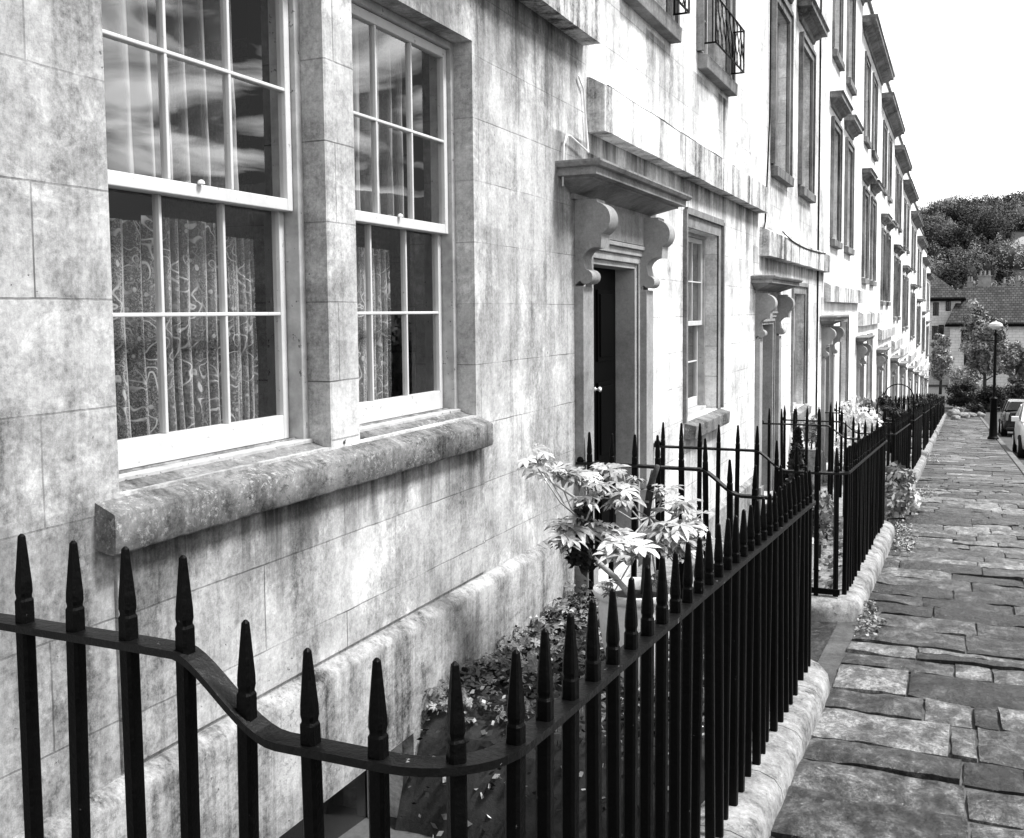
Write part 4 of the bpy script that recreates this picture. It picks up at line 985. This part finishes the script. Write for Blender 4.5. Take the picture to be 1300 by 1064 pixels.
# hedges lining the farther areas
for i, (ya, yb) in enumerate(((33.5, 35.2), (38.5, 41), (44, 48), (51, 55.5), (59, 64))):
    shrub('hedge', -1.1, (ya+yb)/2, g((ya+yb)/2)+.3, .42, (yb-ya)/2, .50, 'leaf_dark', 50, 60, .09, 'dark hedge behind the far railings, %s from the camera' % ['nearest', 'second', 'third', 'fourth', 'farthest'][i], 'hedge', 'hedges behind the far railings', cr=.3)
# weeds along the foot of the kerb stones
P = []
for (cx, cy, r, m_) in ((-.50, 11.0, .14, 160), (-.46, 10.6, .12, 90), (-.53, 7.4, .06, 60), (-.50, 7.0, .10, 60), (-.55, 11.9, .16, 120), (-.45, 16, .2, 100), (-.45, 24, .3, 100), (-.3, 34, .3, 90)):
    for _ in range(m_*3): P.append((cx+random.gauss(0, r*.4), cy+random.gauss(0, r*1.4), g(cy)+abs(random.gauss(0, .03))))
np_leaves('edge_weeds', MAT['leaf_mid'], np.array(P), .024, kind='stuff', label='small weeds along the pavement edge', cat='weeds', flat=.3)
# boot scraper standing at the kerb beyond the second railing
bs = MB(); X0, Y0, Z0 = -.62, 11.75, g(11.75); bs.tube([(X0-.05, Y0-.12, Z0-.02), (X0-.05, Y0-.12, Z0+.17), (X0+.13, Y0-.12, Z0+.19)], .010, 6)
bs.build('boot_scraper', MAT['iron'], None, label='little bent iron scraper at the end of the second railing', cat='boot scraper', loc=(X0, Y0, Z0))
# boulders and rockery at the end of the pavement
def boulder(x, y_, z, r, label, mat='coping'):
    mb = MB(); import bmesh as bm_; b = bm_.new(); bm_.ops.create_icosphere(b, subdivisions=3, radius=1)
    sd_ = Vector((x*7, y_*3, z))
    for v_ in b.verts:
        c_ = v_.co.normalized(); k_ = 1+.35*noise.noise(c_*1.3+sd_)+.12*noise.noise(c_*4+sd_); v_.co = Vector((c_.x*r*1.2*k_+x, c_.y*r*k_+y_, c_.z*r*.75*k_+z))
    mb.v = [tuple(v_.co) for v_ in b.verts]; mb.f = [tuple(v_.index for v_ in f.verts) for f in b.faces]; b.free()
    return mb.build('boulder', MAT[mat], None, smooth=60, label=label, cat='boulder', group='boulders at the end of the pavement', loc=(x, y_, z))
boulder(-.05, 57.5, g(57.5)+0.07, 0.21, 'pale boulder nearest the railings at the pavement end')
boulder(.35, 62.5, g(62.5)+0.10, 0.26, 'rounded boulder left of centre at the pavement end')
boulder(.75, 64, g(64)+0.10, 0.22, 'rounded boulder in the middle of the pavement end')
boulder(1.25, 65, g(65)+0.10, 0.22, 'boulder nearest the lamp post at the pavement end')
boulder(-.15, 62, g(62)+0.23, 0.31, 'large pale boulder against the far railings')

# ------------------------------------------------------------------ lamp post
LX, LY = 1.08, 36.0; LZ = g(LY)
lp = empty('street_lamp', (LX, LY, LZ), 'black cast iron street lamp with a white lantern at the pavement edge', 'street lamp')
c_ = MB(); c_.lathe([(.17, LZ-.02), (.17, LZ+.05), (.14, LZ+.09), (.125, LZ+.12), (.11, LZ+.55), (.10, LZ+1.25), (.115, LZ+1.28), (.115, LZ+1.33), (.06, LZ+1.38), (.048, LZ+1.5), (.038, LZ+3.35), (.07, LZ+3.37), (.07, LZ+3.42), (.03, LZ+3.45), (.03, LZ+3.55)], LX, LY, 20)
c_.build('column', MAT['iron'], lp, smooth=35)
c_ = MB(); c_.tube([(LX-.16, LY, LZ+3.2), (LX+.16, LY, LZ+3.2)], .016, 8); c_.build('ladder_bar', MAT['iron'], lp, smooth=True)
c_ = MB(); c_.lathe([(.05, LZ+3.55), (.10, LZ+3.57), (.15, LZ+3.60), (.21, LZ+3.66), (.20, LZ+3.73), (.09, LZ+3.79), (.04, LZ+3.80), (.02, LZ+3.84)], LX, LY, 20)
c_.build('lantern', MAT['white'], lp, smooth=40)

# ------------------------------------------------------------------ cars
def car(name, x, y, L_, Wd, H, paintm, label, facing, plate=None, hatch=True):
    """facing=-1: bonnet towards the camera; +1: tail towards the camera. Body is lofted from cross-sections."""
    z0 = g(y+L_/2)-.165; root = empty(name, (x+Wd/2, y+L_/2, z0), label, 'car', 'cars parked at the kerb')
    slope = .073
    # stations from nose (0) to tail (1): (t, half width, sill z, belt z)
    st = [(0, .70, .32, .58), (.02, .84, .22, .68), (.08, .93, .18, .76), (.2, .98, .17, .86), (.27, .99, .17, .93), (.5, 1., .17, .95), (.75, 1., .17, .98), (.92, .97, .2, 1.0), (.98, .9, .24, .96), (1, .78, .34, .90)]
    def Y(t): return (y+L_*t) if facing < 0 else (y+L_*(1-t))
    def zoff(yy_): return g(yy_)-.165
    cx = x+Wd/2; hw = Wd/2; bd = MB(); ring = 12
    for (t, w_, zs, zb) in st:
        yy_ = Y(t); zo = zoff(yy_)
        pr = [(-.86, zs), (-.97, zs+.08), (-1.0, zs+.30), (-.98, zb-.12), (-.90, zb), (-.5, zb+.02), (.5, zb+.02), (.90, zb), (.98, zb-.12), (1.0, zs+.30), (.97, zs+.08), (.86, zs)]
        for a, z in pr: bd.v.append((cx+a*w_*hw, yy_, zo+z))
    n = len(st)
    for i in range(n-1):
        for j in range(ring): a = i*ring+j; b = i*ring+(j+1) % ring; f_ = (a, b, b+ring, a+ring); bd.f.append(f_ if facing > 0 else f_[::-1])
    e1 = tuple(range(ring)); e2 = tuple((n-1)*ring+j for j in range(ring)); bd.f.append(e1 if facing < 0 else e1[::-1]); bd.f.append(e2[::-1] if facing < 0 else e2)
    body = bd.build('body', paintm, root, smooth=40)
    # cabin: glass solid plus roof skin and pillars
    cs = [(.25, .88, .93, .93), (.42, .80, .955, H-.05), (.50, .78, .95, H), (.78, .77, .98, H-.01), (.90 if hatch else .84, .75, .98, H-.10), (.97 if hatch else .92, .84, .97, 1.02)]
    gl = MB()
    for (t, w_, zb, zt) in cs:
        yy_ = Y(t); zo = zoff(yy_); wt = w_ if zt > 1.1 else .9
        for a, z in ((-.93, zb-.02), (-wt, zt-.03), (-wt+.1, zt), (wt-.1, zt), (wt, zt-.03), (.93, zb-.02)): gl.v.append((cx+a*hw, yy_, zo+z))
    for i in range(len(cs)-1):
        for j in range(6): a = i*6+j; b = i*6+(j+1) % 6; f_ = (a, b, b+6, a+6); gl.f.append(f_ if facing > 0 else f_[::-1])
    gl.build('glasshouse', MAT['carglass'], root, smooth=30)
    rf = MB(); R_ = [c for c in cs if c[3] > 1.2]
    for (t, w_, zb, zt) in R_:
        yy_ = Y(t); zo = zoff(yy_)
        for a, z in ((-w_-.012, zt-.05), (-w_+.09, zt+.014), (w_-.09, zt+.014), (w_+.012, zt-.05)): rf.v.append((cx+a*hw, yy_, zo+z))
    for i in range(len(R_)-1):
        for j in range(3): a = i*4+j; f_ = (a, a+1, a+5, a+4); rf.f.append(f_ if facing > 0 else f_[::-1])
    def P_(t, a, z): yy_ = Y(t); return (cx+a*hw, yy_, zoff(yy_)+z)
    for sg in (-1, 1):      # pillars
        rf.tube([P_(.25, sg*.92, .93), P_(.42, sg*(cs[1][1]+.0), H-.06)], .035, 6)
        rf.tube([P_(.60, sg*.945, .95), P_(.60, sg*.79, H-.03)], .035, 6)
        rf.tube([P_(cs[-1][0], sg*.90, .99), P_(cs[-2][0], sg*(cs[-2][1]), H-.11)], .05, 6)
    rf.build('roof', paintm, root, smooth=40)
    for sg in (-1, 1):
        for t in (.19, .80):
            wx = cx+sg*(hw-.10); wy = Y(t); wz = zoff(wy)+.30; k_ = .30
            def disc(name, r, x0, x1, mat, par):
                mb = MB(); nn = 24
                for xx, rr in ((x0, r*.9), (x0+.02*(1 if x1 > x0 else -1), r), (x1-.02*(1 if x1 > x0 else -1), r), (x1, r*.9)):
                    for j in range(nn): a = 6.2832*j/nn; mb.v.append((xx, wy+rr*math.cos(a), wz+rr*math.sin(a)))
                for i in range(3):
                    for j in range(nn): mb.f.append((i*nn+j, i*nn+(j+1) % nn, (i+1)*nn+(j+1) % nn, (i+1)*nn+j))
                mb.f.append(tuple(range(nn))[::-1]); mb.f.append(tuple(3*nn+j for j in range(nn)))
                return mb.build(name, mat, par, smooth=40)
            wh = empty('wheel', (0, 0, 0)); wh.parent = root; wh.location = Vector((wx, wy, wz))-wloc(root)
            disc('tyre', .30, wx-.09, wx+.13*sg if sg > 0 else wx+.09, MAT['rubber'], wh) if sg > 0 else disc('tyre', .30, wx-.13, wx+.09, MAT['rubber'], wh)
            disc('rim', .19, wx+sg*.10, wx+sg*.14, MAT['brass'], wh)
    for sg in (-1, 1):
        mb = MB(); p = Vector(P_(.30, sg*1.10, 1.0)); mb.box(p.x-.09, p.x+.09, p.y-.06, p.y+.06, p.z-.06, p.z+.07); mb.tube([P_(.30, sg*.95, .96), p], .02, 6); mb.build('mirror', paintm, root, bevel=.03)
        e = .015; yy_ = Y(e)
        mb = MB(); lx = cx+sg*hw*.62; mb.box(lx-.14, lx+.14, yy_-.07, yy_+.10, zoff(yy_)+.54, zoff(yy_)+.68); mb.build('headlight', MAT['brass'], root, bevel=.02)
        yy_ = Y(.985); lx = cx+sg*hw*.80; mb = MB(); mb.box(lx-.07, lx+.07, yy_-.05, yy_+.05, zoff(yy_)+.62, zoff(yy_)+.92); mb.build('tail_light', MAT['greypaint'], root, bevel=.02)
    e = -.004 if facing < 0 else 1.004; yy_ = Y(e); zo = zoff(yy_)
    mb = MB(); mb.box(cx-.26, cx+.26, yy_-.014, yy_+.014, zo+.40, zo+.51); mb.build('number_plate', MAT['white'], root)
    mb = MB(); mb.box(cx-hw*.86, cx+hw*.86, yy_-.03, yy_+.12 if facing > 0 else yy_+.12, zo+.26, zo+.38); mb.build('bumper', paintm, root, bevel=.03)
    return root
car('parked_car', 1.50, 28.6, 4.2, 1.72, 1.45, MAT['carwhite'], 'white parked car nearest the camera, cut by the right edge', -1)
car('parked_car', 1.58, 42.0, 4.1, 1.72, 1.42, MAT['cardark'], 'dark hatchback parked beyond the white car, tail towards the camera', 1)

# ------------------------------------------------------------------ buildings at the end
def hip_roof(mb, x0, x1, y0, y1, z0, z1, ov=.35, ridge=None):
    x0 -= ov; x1 += ov; y0 -= ov; y1 += ov; ym = (y0+y1)/2; d = (y1-y0)/2*.9
    rx0, rx1 = ridge or (x0+d, x1-d)
    mb.add([(x0, y0, z0), (x1, y0, z0), (x1, y1, z0), (x0, y1, z0), (rx0, ym, z1), (rx1, ym, z1), (x0, y0, z0-.2), (x1, y0, z0-.2), (x1, y1, z0-.2), (x0, y1, z0-.2)],
           [(0, 1, 5, 4), (1, 2, 5), (2, 3, 4, 5), (3, 0, 4), (6, 7, 1, 0), (7, 8, 2, 1), (8, 9, 3, 2), (9, 6, 0, 3), (9, 8, 7, 6)])
def endhouse(x0, x1, y0, y1, zb, ze, zr_, wins, label, ridge=None, chim=()):
    root = empty('end_house', ((x0+x1)/2, y0, zb), label, 'house')
    mb = MB(); mb.box(x0, x1, y0, y1, zb, ze); mb.build('wall', MAT['blocks'], root)
    r = MB(); hip_roof(r, x0, x1, y0, y1, ze+.2, zr_, ridge=ridge); ro = r.build('roof', MAT['tiles'], root)
    gt = MB(); gt.box(x0-.42, x1+.42, y0-.50, y0-.36, ze-.12, ze+.10); gt.build('gutter', MAT['black'], root)
    for (cx, wz, w_, h_) in wins:
        f = MB(); f.box(cx-w_/2, cx+w_/2, y0-.03, y0-.005, wz-h_/2, wz+h_/2); wn = f.build('window', MAT['farglass'], root)
        f = MB(); t = .05
        f.box(cx-w_/2-t, cx-w_/2, y0-.05, y0-.004, wz-h_/2-t, wz+h_/2+t); f.box(cx+w_/2, cx+w_/2+t, y0-.05, y0-.004, wz-h_/2-t, wz+h_/2+t)
        f.box(cx-w_/2, cx+w_/2, y0-.05, y0-.004, wz+h_/2, wz+h_/2+t); f.box(cx-w_/2, cx+w_/2, y0-.05, y0-.004, wz-h_/2-t, wz-h_/2); f.box(cx-.02, cx+.02, y0-.045, y0-.031, wz-h_/2, wz+h_/2)
        f.build('frame', MAT['black'], wn)
    for (cx, cy, z0_, z1_, w_, np_) in chim:
        c = MB(); c.box(cx-w_/2, cx+w_/2, cy-.3, cy+.3, z0_, z1_); c.box(cx-w_/2-.06, cx+w_/2+.06, cy-.36, cy+.36, z1_, z1_+.1); co = c.build('chimney', MAT['doorcase'], ro)
        for q in range(np_):
            p = MB(); px = cx-w_/2+w_*(q+.5)/np_; p.lathe([(.10, z1_+.1), (.08, z1_+.45), (.10, z1_+.5)], px, cy, 10); p.build('chimney_pot', MAT['doorcase'], ro)
    return root
def wx(px, Yd): return (px-1218)/1392*1.18*Yd
zg = g(90)-.3
endhouse(-.70, 26, 95, 103, zg, -1.42, 1.95, [(.62+.0, -2.35, .75, 1.0), (.95, -4.35, .9, .95), (5.6, -2.4, .9, 1.), (5.6, -4.4, .9, 1.), (9, -2.4, .9, 1.), (9, -4.4, .9, 1.)],
    'long low stone house with a wide tiled roof closing the street', ridge=(.32, 23))
endhouse(-9, .10, 97.0, 104, zg, .80, 3.5, [(-1.9, -.0, .36, 1.05), (-.9, .25, .30, .75), (-1.95, -2.1, .36, 1.1), (-1.45, -1.95, .34, 1.), (-1.5, -4.1, .32, 1.0)],
    'taller gabled stone house with narrow windows left of the long roof', ridge=(-6, -2.6))
# row of roofs farther down, only chimneys show above the tiled roof
root = empty('chimney_row_house', (6, 118, zg), 'pale house behind the tiled roof with its chimneys showing above the ridge', 'house')
mb = MB(); mb.box(-3, 22, 118, 125, zg, 1.3); mb.build('wall', MAT['blocks'], root)
r = MB(); hip_roof(r, -3, 22, 118, 125, 1.35, 2.15); ro = r.build('roof', MAT['tiles'], root)
for (cx, z1_, w_, n_) in ((1.0, 2.85, .55, 2), (2.45, 3.45, 1.25, 3), (4.35, 2.6, .5, 1), (5.6, 2.9, .4, 2), (7.0, 2.8, .5, 3), (9.2, 2.9, 1.2, 3), (13, 3., 1.2, 3)):
    c = MB(); c.box(cx-w_/2, cx+w_/2, 120.8, 121.5, 1.6, z1_); c.box(cx-w_/2-.08, cx+w_/2+.08, 120.7, 121.6, z1_, z1_+.12); c.build('chimney', MAT['doorcase'], ro)
    for q in range(n_):
        p = MB(); px = cx-w_/2+w_*(q+.5)/n_; p.lathe([(.13, z1_+.12), (.10, z1_+.6), (.13, z1_+.65)], px, 121.1, 10); p.build('chimney_pot', MAT['doorcase'], ro)

# ------------------------------------------------------------------ trees
def tree(name, cx, cy, zb, h, rx, rz, mat, nclump, nleaf, size, label, group=None, cr=.22, crown_z=None, trunk=.12):
    root = empty(name, (cx, cy, zb), label, 'tree', group)
    cz = zb+h-rz if crown_z is None else crown_z
    tk = MB(); tk.tube([(cx, cy, zb-.1), (cx+.05, cy, zb+h*.3), (cx-.05, cy+.1, zb+h*.6), (cx, cy, zb+h*.88)], [trunk, trunk*.8, trunk*.5, trunk*.15], 8)
    for q in range(9):
        a = q*2.4; z1 = zb+h*(.3+.06*q); ln = rx*.8*(1-.06*q)
        tk.tube([(cx, cy, z1), (cx+math.cos(a)*ln*.5, cy+math.sin(a)*ln*.5, z1+ln*.35), (cx+math.cos(a)*ln, cy+math.sin(a)*ln, z1+ln*.5)], [trunk*.4, trunk*.25, trunk*.08], 6)
    tk.build('trunk', MAT['bark'], root, smooth=True)
    P, T, NN = clump_points(cx, cy, cz, rx, rx, rz, nclump, nleaf, cr)
    np_leaves('crown', MAT[mat], P, size, root, tones=T, normals=NN)
    return root
tree('street_tree', 1.55, 72, g(72)-.2, 6.6, 1.45, 2.2, 'leaf_tree', 90, 130, .15, 'light feathery tree before the tiled roof at the street end', cr=.26, trunk=.13)
t2 = clump_points(1.0, 72, g(72)+6.0, .75, .75, 1.1, 26, 110, .35)
np_leaves('crown', MAT['leaf_tree'], t2[0], .17, bpy.data.objects['street_tree'], tones=t2[1], normals=t2[2])
tree('tree', 3.9, 82, g(80)-.2, 4.4, 1.9, 1.7, 'leaf_tree', 60, 100, .18, 'pale broad tree at the right edge behind the parked cars', 'trees at the street end')
tree('tree', 6.6, 80, g(80)-.2, 6.2, 2.2, 2.3, 'leaf_tree', 50, 90, .2, 'broad tree right of the parked cars', 'trees at the street end')
tree('tree', -1.25, 86, g(80)-.2, 5.2, .85, 2.3, 'leaf_mid', 60, 100, .14, 'slim leafy tree against the end of the terrace', 'trees at the street end')
shrub('large_bush', .2, 74, g(70)-.3, 1.1, 1.2, 1.0, 'leaf_dark', 50, 110, .12, 'big dark rounded bush in front of the end houses')
shrub('large_bush', .55, 79, g(70)-.1, 1.3, 1.2, 1.35, 'leaf_mid', 50, 90, .13, 'lighter bush topping the dark rounded bush')
shrub('large_bush', 1.9, 72, g(70)-.3, 1.3, 1.2, .95, 'leaf_dark', 50, 110, .12, 'dark bush beneath the light feathery tree')
shrub('large_bush', 3.9, 74, g(70)-.3, 1.6, 1.2, .95, 'leaf_dark', 50, 110, .12, 'dark bush behind the parked cars')
shrub('large_bush', 6.6, 74, g(70)-.3, 1.5, 1.2, 1.0, 'leaf_dark', 40, 110, .12, 'dark bush at the right end of the row')
shrub('rockery_plant', .05, 63, g(63), .5, .6, .35, 'leaf_mid', 20, 60, .08, 'low plants among the boulders by the railings')
shrub('rockery_plant', 1.0, 66.5, g(66), .7, .5, .35, 'leaf_dark', 22, 60, .09, 'low dark plants behind the middle boulders')
# tall hedge across the road: what the near windows mirror in their lower panes
root = empty('tall_hedge', (11.5, 12, g(12)), 'tall dark hedge across the road, mirrored in the lower window panes', 'hedge')
for i in range(9):
    yc = -2+i*7.; P, T, NN = clump_points(11.5, yc, g(yc)+1.7, 1.5, 4.6, 1.9+.5*math.sin(i*1.7), 60, 60, .5)
    if i == 0: PP, TT, NQ = P, T, NN
    else: PP = np.concatenate([PP, P]); TT = np.concatenate([TT, T]); NQ = np.concatenate([NQ, NN])
np_leaves('foliage', MAT['leaf_dark'], PP, .26, root, tones=TT, normals=NQ)
mb = MB(); mb.add([(10.9, -8, g(-8)-.2), (12.1, -8, g(-8)-.2), (12.1, 60, g(60)-.2), (10.9, 60, g(60)-.2), (11.2, -8, g(-8)+2.6), (11.9, -8, g(-8)+2.6), (11.9, 60, g(60)+2.6), (11.2, 60, g(60)+2.6)],
  [(0, 1, 5, 4), (1, 2, 6, 5), (2, 3, 7, 6), (3, 0, 4, 7), (4, 5, 6, 7)]); mb.build('branches', MAT['bark'], root)

# ------------------------------------------------------------------ hill and wood
def hz(x, y_):
    t = min(max((y_-150)/190, 0), 1); t = t*t*(3-2*t)
    return (g(90)-.4)+(33.6+.10*x*(1 if x > -60 else 0)+3*noise.noise(Vector((x*.02, y_*.02, 0))))*t
mb = MB(); xs = np.linspace(-420, 520, 60); ys = np.linspace(150, 620, 34)
for y_ in ys:
    for x in xs: mb.v.append((x, y_, hz(x, y_)))
for i in range(len(ys)-1):
    for j in range(len(xs)-1): a = i*len(xs)+j; mb.f.append((a, a+1, a+1+len(xs), a+len(xs)))
mb.build('hill', MAT['hillgrass'], kind='structure', smooth=True)
# pale field on the slope
mb = MB(); nf = 10
for i in range(nf+1):
    for j in range(nf+1):
        x = 11.5+26*j/nf+2*math.sin(i*.7); y_ = 236+26*i/nf; mb.v.append((x, y_, hz(x, y_)+.25))
for i in range(nf):
    for j in range(nf): a = i*(nf+1)+j; mb.f.append((a, a+1, a+nf+2, a+nf+1))
mb.build('field', MAT['field'], kind='structure', smooth=True)
PS, TS, NS = [], [], []; core = MB(); CT = []
import bmesh
bmx = bmesh.new(); bmesh.ops.create_icosphere(bmx, subdivisions=2, radius=1); IV = [v_.co.copy() for v_ in bmx.verts]; IF = [tuple(v_.index for v_ in f.verts) for f in bmx.faces]; bmx.free()
def crown(x, y_, r, n, tone, store):
    z = hz(x, y_)+r*.55; sd_ = Vector((x, y_, 0)); 
    u = rng.normal(size=(n, 3)); u /= np.linalg.norm(u, axis=1)[:, None]; u[:, 2] = np.where(u[:, 2] < -.35, -u[:, 2], u[:, 2])
    lump = np.array([1+.4*noise.noise(Vector(q)*2.2+sd_)+.26*noise.noise(Vector(q)*5.5+sd_) for q in u])
    P = np.array([x, y_, z])+u*(r*lump*(.80+.22*rng.random(n)**.6))[:, None]*np.array([1, 1, 1.1])
    store[0].append(P); store[1].append(np.clip(tone+.12*(lump-1)/.28+.12*(rng.random(n)-.5), 0, 1)); store[2].append(u)
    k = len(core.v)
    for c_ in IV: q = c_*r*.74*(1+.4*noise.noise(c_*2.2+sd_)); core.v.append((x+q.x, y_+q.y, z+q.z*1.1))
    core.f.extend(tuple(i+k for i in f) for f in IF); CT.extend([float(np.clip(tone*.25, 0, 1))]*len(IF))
S = (PS, TS, NS)
y_ = 172
while y_ < 356:
    x = -48-random.random()*5
    while x < 62:
        r = random.uniform(2.0, 4.6); xx = x+random.uniform(-1.5, 1.5); yy_ = y_+random.uniform(-3, 3)
        infield = 9.0 < xx < 41 and 228 < yy_ < 268
        if not infield:
            vis = -12 < xx < 21
            crown(xx, yy_, r*(.45 if 204 < yy_ <= 232 and xx > 8 else 1), 1500 if vis else 110, random.choice((.05, .15, .25, .4, .6, .9)), S)
        x += r*1.7
    y_ += 9
core_wood = core; 
o = np_leaves('hillside_wood', MAT['leaf_wood'], np.concatenate(PS), .42, tones=np.concatenate(TS), normals=np.concatenate(NS), loc=(0, 260, 0), kind='stuff', label='dense wood covering the hill behind the houses', cat='wood', aspect=1.2)
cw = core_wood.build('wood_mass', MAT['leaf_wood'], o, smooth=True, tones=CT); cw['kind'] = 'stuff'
# larger pale trees that stand out at the foot of the wood
for i, (x, y_, r, lab) in enumerate(((3.4, 200, 3.6, 'large pale rounded tree at the foot of the hill, above the chimneys'), (-1.6, 196, 2.7, 'pale rounded tree left of the largest pale tree on the hill'), (2.2, 232, 4.2, 'pale tree higher up the hill above the largest pale one'),
     (-4.2, 240, 3.0, 'pale tree high on the left of the hill near the terrace'), (9.6, 205, 3.4, 'mid grey rounded tree right of the largest pale one'), (15, 240, 3.4, 'pale tree just below the light field'))):
    st_ = ([], [], []); core = MB(); CT = []; crown(x, y_, r, 2200, .62, st_)
    root = empty('hill_tree', (x, y_, hz(x, y_)), lab, 'tree', 'pale trees at the foot of the wood')
    np_leaves('crown', MAT['leaf_lit'], st_[0][0], .38, root, tones=st_[1][0], normals=st_[2][0], aspect=1.2)
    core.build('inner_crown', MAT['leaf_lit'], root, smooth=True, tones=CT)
    tk = MB(); zz = hz(x, y_); tk.tube([(x, y_, zz-.3), (x, y_, zz+r*.5)], [.35, .25], 8); tk.build('trunk', MAT['bark'], root)
